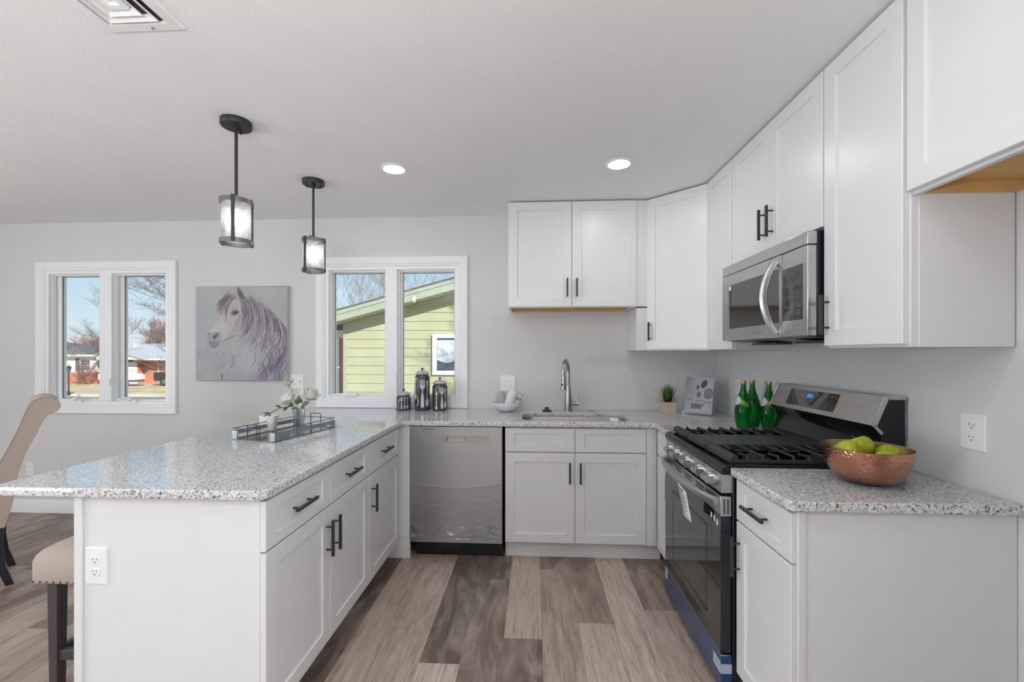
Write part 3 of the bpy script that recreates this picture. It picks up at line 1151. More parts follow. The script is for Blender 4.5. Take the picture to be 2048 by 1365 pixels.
part('filler_strip', G().box(-0.693, -0.616, -0.312, -0.296, ZW2, ZTOP), M['cab'], wc, bev=0.001)

cc = thing('wall_cabinet', 'tall white diagonal corner wall cabinet with one door', 'cabinet', (-0.3, -0.3, ZW))
A = Vector((-0.610, -0.300, 0))
B = Vector((-0.300, -0.588, 0))
du = (B - A).normalized()
dn = Vector((du.y, -du.x, 0))
if dn.dot(Vector((-1, -1, 0))) < 0:
    dn = -dn
poly = [(-0.004, -0.004), (-0.612, -0.004), (-0.612, -0.303), (-0.303, -0.590), (-0.004, -0.590)]
part('carcass', G().prism(poly, 'z', ZW, ZTOP), M['cab'], cc)
part('filler_strip', G().box(-0.692, -0.612, -0.302, -0.286, ZW, ZW2 - 0.008), M['cab'], cc, bev=0.001)
part('side_panel', G().box(-0.692, -0.676, -0.285, -0.004, ZW, ZW2 - 0.008), M['cab'], cc, bev=0.001)
wd = (B - A).length
front('door', cc, A + UZ * (ZW + 0.008) + dn * 0.001, du, dn, wd, ZTOP - ZW - 0.008, (0.030, 0.125, 'v'), fr=0.062, hl=0.132)

FXU = -0.298
nc = thing('wall_cabinet', 'narrow white wall cabinet between the corner cabinet and the microwave', 'cabinet', (-0.15, -0.77, ZW))
part('carcass', G().box(FXU, -0.004, -0.944, -0.592, ZW, ZTOP), M['cab'], nc)
part('door', G().panel((FXU - 0.001, -0.600, ZW + 0.004), UYn, UXn, 0.340, ZTOP - ZW - 0.004, fr=0.06), M['cab'], nc, smooth=20)
mc = thing('wall_cabinet', 'short two-door white wall cabinet above the microwave', 'cabinet', (-0.15, -1.32, 1.83))
part('carcass', G().box(FXU, -0.004, -1.697, -0.947, 1.832, ZTOP), M['cab'], mc)
for ya, hs in ((-0.947, 1), (-1.322, -1)):
    w = 0.375
    front('door', mc, (FXU - 0.001, ya, 1.832), UYn, UXn, w, ZTOP - 1.832, (w - 0.034 if hs > 0 else 0.034, 0.128, 'v'), fr=0.06, hl=0.145)
tc_ = thing('wall_cabinet', 'tall single-door white wall cabinet right of the microwave', 'cabinet', (-0.15, -1.88, ZW))
part('carcass', G().box(FXU, -0.004, -2.060, -1.700, ZW, ZTOP), M['cab'], tc_, bev=0.001)
front('door', tc_, (FXU - 0.001, -1.703, ZW + 0.007), UYn, UXn, 0.352, ZTOP - ZW - 0.007, (0.030, 0.118, 'v'), fr=0.06, hl=0.150)
part('side_panel', G().box(FXU + 0.022, -0.012, -2.0625, -2.060, ZW, 1.84), M['cab'], tc_)
fc = thing('wall_cabinet', 'white wall cabinet high above the empty refrigerator space, bare wood underneath', 'cabinet', (-0.15, -2.5, 1.83))
part('carcass', G().box(FXU, -0.004, -2.965, -2.064, 1.862, ZTOP), M['cab'], fc)
g = G().box(FXU, FXU + 0.018, -2.965, -2.064, 1.818, 1.8615)
part('bottom_rail', g, M['cab'], fc, bev=0.001)
g = G().box(FXU + 0.0185, -0.004, -2.965, -2.064, 1.853, 1.8615)
g.box(FXU + 0.0185, -0.004, -2.080, -2.064, 1.822, 1.853).box(FXU + 0.0185, -0.004, -2.965, -2.949, 1.822, 1.853)
part('bottom_board', g, M['maple'], fc)
for ya in (-2.0655, -2.518):
    front('door', fc, (FXU - 0.001, ya, 1.826), UYn, UXn, 0.449, ZTOP - 1.826, fr=0.058)

# ================================================================== APPLIANCES
# -- dishwasher
dw = thing('dishwasher', 'stainless steel dishwasher with pocket handle, lower half still in clear plastic film', 'dishwasher', (-1.925, -0.3, 0))
DX0, DX1 = -2.231, -1.622
part('tub', G().box(DX0 + 0.004, DX1 - 0.004, -0.600, -0.03, 0.105, 0.868), M['black_body'], dw)
g = G()
hx0, hx1, hz0, hz1 = -1.992, -1.868, 0.772, 0.806
y0, y1 = -0.641, -0.601
g.box(DX0, hx0, y0, y1, 0.112, 0.866).box(hx1, DX1 - 0.008, y0, y1, 0.112, 0.866)
g.box(hx0, hx1, y0, y1, 0.112, hz0).box(hx0, hx1, y0, y1, hz1, 0.866).box(hx0, hx1, y1 - 0.012, y1, hz0, hz1)
dd = part('door', g, M['steel_dw'], dw, smooth=0)
g = G()
for a, b, c_, d_ in ((hx0, hx1, hz1 - 0.004, hz1), (hx0, hx1, hz0, hz0 + 0.004), (hx0, hx0 + 0.004, hz0, hz1), (hx1 - 0.004, hx1, hz0, hz1)):
    g.box(a, b, y0 - 0.002, y1 - 0.012, c_, d_)
g.box(hx0 + 0.004, hx1 - 0.004, y0 + 0.018, y0 + 0.022, hz0 + 0.004, hz1 - 0.004)
part('pocket_handle', g, M['steel'], dd, bev=0.001)
pieces('control_strip', G().box(-2.152, hx0 - 0.002, y0 - 0.0008, y0, 0.767, 0.812).box(hx1 + 0.002, -1.708, y0 - 0.0008, y0, 0.767, 0.812), M['steel'], dd)
part('badge', G().box(-2.152, -2.070, y0 - 0.0012, y0, 0.848, 0.851), M['slot'], dd)
part('toe_kick', G().box(DX0 + 0.018, DX1 - 0.006, -0.572, -0.55, 0.0, 0.104), M['black_gloss'], dw)
# clear film, sagging top edge and crumpled lower edge
g = G()
nx, nz = 90, 70
rows = []
for j in range(nz + 1):
    row = []
    for i in range(nx + 1):
        u, v = i / nx, j / nz
        top = 0.505 - 0.030 * math.sin(PI * u) + 0.012 * (u - 0.3)
        bot = 0.145 - 0.035 * max(0, u - 0.45) + 0.006 * math.sin(9 * u)
        z = bot + (top - bot) * v
        x = DX0 - 0.002 + u * (DX1 - DX0 - 0.004)
        p = Vector((x * 3, z * 3, 2.0))
        wr = mnoise.noise(Vector((x * 7 + z * 4, z * 16 - x * 3, 1.0))) * 0.006
        cr = max(0, 1 - v * 2.4)
        wr += abs(mnoise.noise(Vector((x * 16 - z * 6, z * 26 + x * 5, 5.0)))) * 0.022 * cr
        hem = 0.006 * math.exp(-((v - 0.985) / 0.02) ** 2)
        row.append((x, y0 - 0.004 - abs(wr) - hem, z))
    rows.append(row)
g.loft(rows, False, False, closed=False)
part('protective_film', g, M['film'], dw, smooth=80, label='clear crinkled plastic film')
g = G().prism([(-1.698 + 0.030 * math.cos(2 * PI * k / 32), 0.208 + 0.030 * math.sin(2 * PI * k / 32)) for k in range(32)], 'y', y0 - 0.0005, y0 - 0.0012)
st = part('round_sticker', g, M['tape'], dw)
g = G()
for r_ in range(24):
    a0, a1 = 2 * PI * r_ / 24, 2 * PI * (r_ + 1) / 24
    g.loft([[(-1.698 + rr * math.cos(a), y0 - 0.0014, 0.208 + rr * math.sin(a)) for rr, a in ((0.027, a0), (0.030, a0), (0.030, a1), (0.027, a1))], [(-1.698 + rr * math.cos(a), y0 - 0.0012, 0.208 + rr * math.sin(a)) for rr, a in ((0.027, a0), (0.030, a0), (0.030, a1), (0.027, a1))]])
for k, (wd_, z_) in enumerate(((0.014, 0.222), (0.018, 0.214), (0.014, 0.206), (0.020, 0.194))):
    for q in range(5):
        xx = -1.698 - wd_ + q * wd_ * 0.41
        g.box(xx, xx + wd_ * 0.3, y0 - 0.0015, y0 - 0.0012, z_ - 0.0016, z_ + 0.0016)
part('sticker_print', g, M['ink_dark'], st)

# -- gas range
RY0, RY1 = -0.988, -1.695       # far and near side
rg = thing('gas_range', 'stainless steel and black gas range with blue film on its bottom drawer', 'range', (-0.35, -1.34, 0))
part('body', G().box(-0.652, -0.02, RY1, RY0, 0.03, 0.872), M['black_body'], rg, bev=0.003)
g = G()
for x in (-0.60, -0.06):
    for y in (-1.03, -1.65):
        g.lathe([(0.016, 0), (0.016, 0.03)], 12, (x, y, 0))
pieces('foot', g, M['rubber'], rg)
# cooktop: raised front lip, recessed well
g = G()
prof = [(-0.030, 0.872), (-0.690, 0.872), (-0.697, 0.878), (-0.697, 0.896), (-0.688, 0.910), (-0.655, 0.912), (-0.640, 0.902), (-0.130, 0.902), (-0.120, 0.912), (-0.030, 0.912)]
g.prism(prof, 'y', RY1 - 0.004, RY0 + 0.004)
g.box(-0.645, -0.10, RY1 - 0.004, RY1 + 0.016, 0.901, 0.914).box(-0.645, -0.10, RY0 - 0.016, RY0 + 0.004, 0.901, 0.914)
part('cooktop', g, M['black_gloss'], rg, bev=0.003, smooth=40)
# burners
for bx_, by_ in ((-0.50, -1.105), (-0.24, -1.105), (-0.37, -1.33), (-0.50, -1.568), (-0.24, -1.568)):
    g = G().lathe([(0.052, 0), (0.050, 0.010), (0.036, 0.012), (0.036, 0.018), (0.034, 0.022), (0.001, 0.024)], 28, (bx_, by_, 0.902), squash=(1.0, 1.0) if by_ != -1.33 else (2.0, 0.9))
    part('burner', g, M['cast'], rg)


def grate(ya, yb, solid=False):
    g = G()
    xa, xb, zt = -0.648, -0.125, 0.946
    # heavy bevelled front and rear bars
    g.loft([[(xa - 0.012, y, 0.918), (xa - 0.010, y, 0.934), (xa + 0.004, y, zt), (xa + 0.018, y, zt), (xa + 0.022, y, 0.925)] for y in (ya, yb)])
    g.box(xb - 0.012, xb + 0.006, ya, yb, 0.925, zt - 0.002)
    for x in (xa + 0.004, xb - 0.004):
        for y in (ya - 0.014, yb + 0.014):
            g.box(x - 0.008, x + 0.008, y - 0.008, y + 0.008, 0.903, 0.93)
    if solid:
        for y in (ya - 0.001, yb + 0.001):
            g.tube([(xa, y, 0.921), (xb, y, 0.921)], 0.004, 4, square=True)
        gp = G()
        gp.box(xa + 0.020, xb - 0.012, ya - 0.002, yb + 0.002, 0.926, 0.940)
        return g, gp
    # side rails low, fingers across with down-turned ends
    for y in (ya - 0.004, yb + 0.004):
        g.tube([(xa, y, 0.922), (xb, y, 0.922)], 0.006, 4, square=True)
    n = 8
    for k in range(n):
        x = xa + 0.06 + (xb - xa - 0.11) * k / (n - 1)
        if k % 2 == 1:
            segs = ((ya, yb),)
        else:
            m = (ya + yb) / 2
            segs = ((ya, m + 0.035), (m - 0.035, yb))
        for a, b in segs:
            pts = []
            if a == ya:
                pts += [(x, ya - 0.006, 0.922), (x, ya - 0.010, zt - 0.006)]
            else:
                pts += [(x, a, zt - 0.012)]
            if b == yb:
                pts += [(x, yb + 0.010, zt - 0.006), (x, yb + 0.006, 0.922)]
            else:
                pts += [(x, b, zt - 0.012)]
            g.tube(pts, 0.0055, 6)
    m = (ya + yb) / 2
    for x0_, x1_ in ((xa + 0.06, xa + 0.13), (xa + 0.20, xa + 0.32), (xb - 0.13, xb - 0.05)):
        g.tube([(x0_, m, zt - 0.008), (x1_, m, zt - 0.008)], 0.0055, 6)
    return g


part('grate', grate(-1.002, -1.205), M['cast'], rg, label='far cast iron grate')
gg, gp = grate(-1.211, -1.445, True)
gr_ = part('grate', gg, M['cast'], rg, label='middle grate with griddle plate')
part('griddle', gp, M['griddle'], gr_, bev=0.003)
part('grate', grate(-1.451, -1.684), M['cast'], rg, label='near cast iron grate')
# control panel, knobs
g = G()
g.prism([(-0.640, 0.800), (-0.697, 0.800), (-0.692, 0.872), (-0.640, 0.872)], 'y', RY1 + 0.001, RY0 - 0.001)
cp = part('control_panel', g, M['steel'], rg, bev=0.002, smooth=0)
g = G()
for y in (-1.0, -1.13, -1.28, -1.43, -1.55):
    pass
pn = Vector((-1, 0, 0.07)).normalized()
for y in (-1.122, -1.216, -1.366, -1.514, -1.622):
    c = Vector((-0.6945, y, 0.838))
    kg = G()
    m = Matrix.Translation(c) @ pn.to_track_quat('Z', 'Y').to_matrix().to_4x4()
    kg.lathe([(0.028, 0), (0.028, 0.006), (0.027, 0.008), (0.0265, 0.026), (0.023, 0.031), (0.001, 0.032)], 28)
    kg.loft([[(-0.0275, -0.0135, 0.010), (0.0275, -0.0135, 0.010), (0.0275, 0.0135, 0.010), (-0.0275, 0.0135, 0.010)], [(-0.027, -0.011, 0.045), (0.027, -0.011, 0.045), (0.027, 0.011, 0.045), (-0.027, 0.011, 0.045)]])
    kg.xf(m)
    kb = part('knob', kg, M['steel'], cp, bev=0.001)
    kr = G().lathe([(0.030, 0), (0.030, 0.003), (0.027, 0.004)], 28).xf(m)
    part('knob_collar', kr, M['steel'], cp)
# oven door
XO0, XO1 = -0.655, -0.698
od = part('oven_door', G().box(XO0, XO1 + 0.002, RY1 + 0.006, RY0 - 0.004, 0.172, 0.706), M['black_body'], rg, bev=0.002)
part('door_glass', G().box(XO1 + 0.002, XO1, RY1 + 0.007, RY0 - 0.005, 0.174, 0.712), M['oven_glass'], od)
g = G().box(XO0, XO1, RY1 + 0.005, RY0 - 0.003, 0.7065, 0.786)
tr = part('top_trim', g, M['steel'], od, bev=0.002)
g = G()
for ya in (-1.07, -1.20, -1.34, -1.48, -1.60):
    for z in (0.752, 0.766):
        g.box(XO1 - 0.0006, XO1 + 0.002, ya - 0.045, ya + 0.045, z, z + 0.006)
for x in (-0.672, -0.686):
    g.box(x, x + 0.006, RY1 + 0.0044, RY1 + 0.006, 0.716, 0.776)
pieces('vent_slot', g, M['slot'], tr)
g = G()
pts = []
for k in range(21):
    u = k / 20
    pts.append((XO1 - 0.012 - 0.046 * math.sin(PI * u) ** 0.6, RY1 + 0.020 + (RY0 - RY1 - 0.036) * u, 0.762))
g.tube(pts, 0.019, 10, flat=0.55)
for yy in (RY1 + 0.030, RY0 - 0.026):
    g.box(XO1 - 0.018, XO1, yy - 0.012, yy + 0.012, 0.748, 0.776)
hd = part('handle', g, M['steel'], od, smooth=50)
g = G()
for a, b, z in ((-1.612, -1.600, 0.672), (-1.640, -1.628, 0.668), (-1.668, -1.656, 0.664)):
    g.box(XO1 - 0.0008, XO1, a, b, z, z + 0.022)
pieces('door_sticker', g, M['plastic_white'], od)
# inner window frame seen through the dark glass
g = G()
for ya, yb, za, zb in ((-1.125, -1.115, 0.26, 0.63), (-1.560, -1.550, 0.26, 0.63), (-1.560, -1.115, 0.62, 0.63), (-1.560, -1.115, 0.26, 0.27)):
    g.box(XO1 - 0.0004, XO1, ya, yb, za, zb)
part('window_print', g, M['black_body'], od)
# drawer under blue film with tape
dr = part('storage_drawer', G().box(XO0, XO1 + 0.003, RY1 + 0.006, RY0 - 0.004, 0.035, 0.165), M['steel'], rg, bev=0.002)
g = G()
g.box(XO0 + 0.001, XO1 + 0.001, RY1 + 0.003, RY0 - 0.002, 0.030, 0.163)
part('blue_film', g, M['blue_film'], dr, bev=0.002, label='blue protective film')
g = G()
g.box(XO1, XO1 - 0.0012, RY0 - 0.004, RY0 - 0.050, 0.110, 0.168).box(XO1, XO1 - 0.0012, RY1 + 0.004, RY1 + 0.070, 0.095, 0.142)
g.box(XO0, XO1, RY1 + 0.0022, RY1 + 0.0030, 0.095, 0.132)
pieces('tape', g, M['tape'], dr)
# backguard
g = G()
g.prism([(-0.012, 0.905), (-0.128, 0.905), (-0.098, 1.000), (-0.104, 1.036), (-0.130, 1.066), (-0.084, 1.178), (-0.012, 1.178)], 'y', RY1, RY0)
bg_ = part('backguard', g, M['black_gloss'], rg, bev=0.003)
fd = Vector((-0.130 + 0.084, 0, 1.066 - 1.178)).normalized()
fn = Vector((-1, 0, 0.41)).normalized()


def bgp(y, s, d):
    """Point on the slanted face: s down from its top edge, d off the face."""
    p = Vector((-0.084, y, 1.178)) + fd * s + fn * d
    return tuple(p)


def bgbox(g, ya, yb, s0, s1, d0, d1):
    return g.loft([[bgp(ya, s0, d), bgp(yb, s0, d), bgp(yb, s1, d), bgp(ya, s1, d)] for d in (d0, d1)])


g = G()
bgbox(g, RY1 - 0.002, RY0 + 0.002, -0.002, 0.121, 0.0, 0.005)
fp = part('face_panel', g, M['steel'], bg_, bev=0.001)
g = G()
bgbox(g, -1.470, -1.120, 0.016, 0.100, 0.005, 0.0062)
dp = part('display', g, M['oven_glass'], bg_)
SEG = {'0': 'abcdef', '1': 'bc', '2': 'abged', '3': 'abgcd'}


def digit(g, ch, y, s, w=0.0095, h=0.017, t=0.0021):
    L = {'a': (0, w, 0, t), 'g': (0, w, h / 2 - t / 2, h / 2 + t / 2), 'd': (0, w, h - t, h), 'f': (0, t, 0, h / 2), 'b': (w - t, w, 0, h / 2), 'e': (0, t, h / 2, h), 'c': (w - t, w, h / 2, h)}
    for q in SEG[ch]:
        a, b, c_, d_ = L[q]
        bgbox(g, y - a, y - b, s + c_, s + d_, 0.0062, 0.0067)


g = G()
digit(g, '2', -1.262, 0.034)
digit(g, '0', -1.278, 0.034)
digit(g, '3', -1.291, 0.034)
for q in (0.039, 0.045):
    bgbox(g, -1.2735, -1.2755, q, q + 0.002, 0.0062, 0.0067)
part('clock_digits', g, M['digits'], dp)
g = G()
rr = random.Random(3)
for y, s, w_, n_ in ((-1.150, 0.026, 0.010, 1), (-1.172, 0.026, 0.010, 1), (-1.196, 0.026, 0.014, 1), (-1.155, 0.042, 0.012, 1), (-1.225, 0.082, 0.012, 1), (-1.248, 0.082, 0.011, 1), (-1.270, 0.082, 0.011, 1), (-1.292, 0.082, 0.015, 1), (-1.345, 0.036, 0.004, 1),
                     (-1.335, 0.066, 0.004, 1), (-1.370, 0.078, 0.012, 2), (-1.405, 0.078, 0.010, 2), (-1.420, 0.026, 0.022, 2), (-1.425, 0.050, 0.020, 1)):
    for k in range(n_):
        bgbox(g, y, y - w_, s + k * 0.006, s + k * 0.006 + 0.0022, 0.0062, 0.0065)
        bgbox(g, y, y - w_ * 0.6, s + k * 0.006 + 0.0032, s + k * 0.006 + 0.005, 0.0062, 0.0065)
part('key_print', g, M['ink'], dp)
g = G()
for yc in (RY1 - 0.003, RY0 + 0.0015):
    g.loft([[(x, yc + d, z) for x, z in ((-0.132, 1.066), (-0.104, 1.034), (-0.094, 1.040), (-0.121, 1.070))] for d in (0, 0.003)])
    g.loft([[(x, yc + d, z) for x, z in ((-0.136, 1.066), (-0.090, 1.182), (-0.070, 1.182), (-0.118, 1.066))] for d in (0, 0.003)])
    g.box(-0.072, -0.012, yc, yc + 0.003, 1.168, 1.182)
pieces('end_cap', g, M['chrome'], bg_)
part('rear_flange', G().box(-0.012, -0.004, RY1 + 0.002, RY0 - 0.002, 1.02, 1.172), M['galv'], bg_)

# paper instruction tag hanging from the oven handle
g = G()
T0 = Vector((-0.768, -1.395, 0.748))
rows = []
for j in range(9):
    v = j / 8
    row = []
    for i in range(7):
        u = i / 6
        row.append((-0.7635 + 0.020 * v - 0.010 * math.sin(PI * u) * v, -1.392 - 0.108 * u - 0.012 * v, 0.752 - 0.128 * v - 0.012 * u))
    rows.append(row)
g.loft(rows, False, False, closed=False)
tg_ = thing('instruction_tag', 'white printed paper tag hanging from the oven door handle', 'tag', (-0.76, -1.45, 0.62))
ts = part('sheet', g, M['paper'], tg_, smooth=60)
ts.modifiers.new('solid', 'SOLIDIFY').thickness = 0.0006
g = G()


def tagp(u, v, d=0.0012):
    return (-0.7635 + 0.020 * v - 0.010 * math.sin(PI * u) * v - d, -1.392 - 0.108 * u - 0.012 * v, 0.752 - 0.128 * v - 0.012 * u)


def tagq(u0, u1, v0, v1):
    n_ = 5
    g.loft([[tagp(u0 + (u1 - u0) * k / n_, v) for k in range(n_ + 1)] for v in (v0, v1)], False, False, closed=False)


tagq(0.38, 0.62, 0.05, 0.16)
g.loft([[tagp(0.10, 0.18), tagp(0.30, 0.18)], [tagp(0.20, 0.04), tagp(0.201, 0.04)]], False, False, closed=False)
for k in range(13):
    v = 0.24 + k * 0.05
    tagq(0.10, 0.90 - 0.12 * (k % 3), v, v + 0.016)
part('print', g, M['ink'], ts)

# -- over-the-range microwave
MX = -0.372
mw = thing('microwave', 'stainless over-the-range microwave with bowed handle and clear plastic over its keypad', 'microwave', (-0.19, -1.32, 1.41))
part('body', G().box(-0.335, -0.006, -1.692, -0.953, 1.412, 1.822), M['black_body'], mw, bev=0.002)
part('top_vent', G().box(MX, -0.3345, -1.694, -0.951, 1.768, 1.819), M['steel'], mw, bev=0.003)
g = G()
wy0, wy1, wz0, wz1 = -1.502, -1.020, 1.476, 1.708
g.box(MX, -0.336, -1.523, wy0, 1.413, 1.765).box(MX, -0.336, wy1, -0.951, 1.413, 1.765)
g.box(MX, -0.336, wy0, wy1, 1.413, wz0).box(MX, -0.336, wy0, wy1, wz1, 1.765)
md = part('door', g, M['steel'], mw, smooth=0)
part('door_window', G().box(MX + 0.003, -0.338, wy0, wy1, wz0, wz1), M['oven_glass'], md)
g = G()
pts = []
for k in range(17):
    u = k / 16
    pts.append((MX - 0.006 - 0.052 * math.sin(PI * u) ** 0.85, -1.488, 1.432 + 0.315 * u))
g.tube(pts, 0.017, 10, flat=0.5)
part('handle', g, M['steel'], md, smooth=50)
part('sticker', G().box(MX - 0.0008, MX + 0.003, -1.050, -1.032, 1.682, 1.704).box(MX + 0.002, MX + 0.003, -1.05, -1.03, 1.69, 1.70), M['plastic_white'], md)
part('badge', G().box(MX - 0.0008, MX, -1.36, -1.27, 1.438, 1.446), M['galv'], md)
cp2 = part('control_panel', G().box(MX, -0.336, -1.694, -1.525, 1.413, 1.765), M['steel'], mw, bev=0.003)
kp = part('keypad', G().box(MX - 0.001, MX, -1.665, -1.530, 1.480, 1.698), M['black_gloss'], cp2)
g = G()
g.box(MX - 0.0018, MX - 0.001, -1.618, -1.575, 1.668, 1.688)
part('keypad_display', g, M['slot'], kp)
g = G()
for j in range(10):
    z = 1.648 - j * 0.0165
    if j in (2, 9):
        g.box(MX - 0.0014, MX - 0.001, -1.655, -1.540, z + 0.010, z + 0.011)
    for i in range(3):
        y = -1.552 - i * 0.040
        w_ = 0.006 if 2 < j < 7 else 0.014
        g.box(MX - 0.0014, MX - 0.001, y - w_, y, z, z + 0.0032)
        if j % 2:
            g.box(MX - 0.0014, MX - 0.001, y - w_ * 0.8, y, z + 0.0045, z + 0.0065)
part('key_print', g, M['ink'], kp)
rows = []
for j in range(25):
    row = []
    for i in range(25):
        u, v = i / 24, j / 24
        y = -1.520 - 0.176 * u
        z = 1.408 + 0.30 * v
        d = 0.004 + 0.004 * abs(mnoise.noise(Vector((y * 40, z * 22, 3)))) + 0.010 * math.exp(-(u / 0.10) ** 2) * abs(mnoise.noise(Vector((y * 70, z * 50, 9))))
        row.append((MX - d, y, z))
    rows.append(row)
g = G().loft(rows, False, False, closed=False)
part('protective_film', g, M['film'], mw, smooth=80, label='clear plastic film taped over the keypad')
rows = []
for j in range(21):
    v = j / 20
    rows.append([(MX - 0.003 - 0.003 * abs(mnoise.noise(Vector((u * 3, v * 9, 4)))), -0.952 - 0.05 * u - 0.012 * mnoise.noise(Vector((0, v * 6, 7))), 1.42 + 0.30 * v) for u in (0, 0.3, 0.6, 1)])
part('film_edge', G().loft(rows, False, False, closed=False), M['film'], mw, smooth=80)
g = G()
g.prism([(-0.360, 1.4115), (-0.10, 1.396), (-0.02, 1.396), (-0.02, 1.4115)], 'y', -1.685, -0.985)
un = part('underside', g, M['black_body'], mw)
g = G()
for yc in (-1.52, -1.14):
    g.prism(rrect(-0.26, -0.16, yc - 0.11, yc + 0.11, 0.02), 'z', 1.398, 1.390)
pieces('grease_filter', g, M['black'], un)

# ================================================================== CEILING FITTINGS
def can_light(x, y, label):
    t = thing('recessed_light', label, 'ceiling light', (x, y, ZC), group='recessed ceiling lights')
    g = G().lathe([(0.060, -0.001), (0.062, -0.005), (0.078, -0.004), (0.080, 0.0), (0.060, 0.0)], 40)
    part('trim_ring', g, M['trim'], t, local=True)
    g = G().lathe([(0.0595, -0.003), (0.0595, 0.0)], 40)
    part('lens', g, M['can_lens'], t, local=True)
    return t


can_light(-2.256, -0.897, 'lit round recessed ceiling light behind the pendants, in front of the wider window')
can_light(-0.932, -0.893, 'lit round recessed ceiling light above the sink, nearer the wall cabinets')
can_light(-2.256, -2.55, 'added recessed ceiling light out of view above the camera, left')  # pair of unseen recessed lamps added to light the room
can_light(-0.932, -2.55, 'added recessed ceiling light out of view above the camera, right')


def pendant(x, y, rot, label):
    t = thing('pendant_light', label, 'pendant light', (x, y, ZC), rot, group='pendant lights over the peninsula')
    g = G().lathe([(0.001, 0.0), (0.066, 0.0), (0.066, -0.024), (0.064, -0.027), (0.001, -0.027)], 40)
    part('canopy', g, M['pend'], t, local=True)
    g = G()
    for s in (-1, 1):
        g.lathe([(0.005, -0.026), (0.005, -0.040), (0.003, -0.041)], 10, (0.040 * s, 0.012, 0))
    pieces('canopy_screw', g, M['pend'], t, local=True)
    g = G().lathe([(0.0125, -0.026), (0.0125, -0.046), (0.0072, -0.048), (0.0072, -0.352), (0.0125, -0.354), (0.0125, -0.366)], 16)
    part('rod', g, M['pend'], t, local=True)
    z0, z1 = -0.372, -0.582
    r0, r1 = 0.062, 0.068
    cg = G()
    for za, zb in ((z0, z0 - 0.022), (z1, z1 + 0.020)):
        cg.lathe([(r0 + 0.002, za), (r1, za), (r1, zb), (r0 + 0.002, zb), (r0 + 0.002, za)], 48, cap0=False, cap1=False)
    pieces('band', cg, M['pend_band'], t, local=True)
    g = G().box(-r1, r1, -0.009, 0.009, z0 - 0.001, z0 + 0.006)
    g.box(-0.009, 0.009, -r1, r1, z0 - 0.001, z0 + 0.0055)
    part('crossbar', g, M['pend'], t, local=True)
    for k in range(3):
        a = 2 * PI / 3 * k
        g = G().box(r1 - 0.001, r1 + 0.004, -0.0075, 0.0075, z1 - 0.002, z0 + 0.004)
        g.box(r1 - 0.001, r1 + 0.0052, -0.0085, 0.0085, z1 - 0.002, z1 + 0.022).box(r1 - 0.001, r1 + 0.0052, -0.0085, 0.0085, z0 - 0.022, z0 + 0.004)
        g.tube([(r1 + 0.003, 0, z1 + 0.010), (r1 + 0.008, 0, z1 + 0.010)], 0.0035, 8)
        g.xf(Matrix.Rotation(a, 4, 'Z'))
        part('strap', g, M['pend'], t, local=True)
    g = G().lathe([(r0, z0 - 0.010), (r0, z1 + 0.004), (r0 - 0.003, z1 + 0.004), (r0 - 0.003, z0 - 0.010)], 48, cap0=False, cap1=False)
    part('glass_shade', g, M['seeded'], t, local=True)
    g = G().lathe([(0.010, z0), (0.021, z0 - 0.004), (0.021, z0 - 0.046), (0.019, z0 - 0.048), (0.001, z0 - 0.048)], 24)
    part('socket', g, M['pend_band'], t, local=True)
    g = G().lathe([(0.012, z0 - 0.048), (0.014, z0 - 0.060), (0.020, z0 - 0.078), (0.0225, z0 - 0.095), (0.019, z0 - 0.112), (0.010, z0 - 0.124), (0.001, z0 - 0.127)], 20)
    part('bulb', g, M['bulb'], t, local=True)
    return t


pendant(-2.832, -1.450, R(-65), 'near pendant light, larger in view, dark iron and seeded glass cylinder above the peninsula')
pendant(-2.824, -0.752, R(14), 'far pendant light, smaller in view, dark iron and seeded glass cylinder by the window')

# ceiling register
vt = thing('ceiling_vent', 'white metal ceiling air vent with slanted louvres, top left corner', 'vent', (-2.73, -2.22, ZC))
g = G()
vx0, vx1, vy0, vy1 = -2.868, -2.598, -2.42, -2.020


def vring(i, z):
    return [(vx0 + i, vy0 + i, z), (vx1 - i, vy0 + i, z), (vx1 - i, vy1 - i, z), (vx0 + i, vy1 - i, z)]


g.loft([vring(0, ZC), vring(0.003, ZC - 0.006), vring(0.036, ZC - 0.009), vring(0.038, ZC - 0.001)], False, False)
part('frame', g, M['trim'], vt, smooth=20)
part('duct', G().box(vx0 + 0.030, vx1 - 0.030, vy0 + 0.03, vy1 - 0.03, ZC - 0.0015, ZC - 0.0005), M['slot'], vt)
for i, (a, z) in enumerate(((0.050, -0.012), (0.078, -0.014))):
    g = G()
    g.loft([vring(a, ZC + z), vring(a + 0.002, ZC + z - 0.002), vring(a + 0.020, ZC - 0.003), vring(a + 0.018, ZC - 0.002)], False, False)
    part('louvre', g, M['trim'], vt, smooth=20)
g = G().loft([vring(0.100, ZC - 0.0016), vring(0.103, ZC - 0.014), vring(0.118, ZC - 0.012), vring(0.122, ZC - 0.004)], False, True)
part('centre_pan', g, M['trim'], vt, smooth=20)
g = G()
for x, y in ((vx0 + 0.018, -2.20), (-2.70, vy1 - 0.018)):
    g.lathe([(0.004, ZC - 0.011), (0.004, ZC - 0.008)], 10, (x, y, 0))
pieces('screw', g, M['galv'], vt)


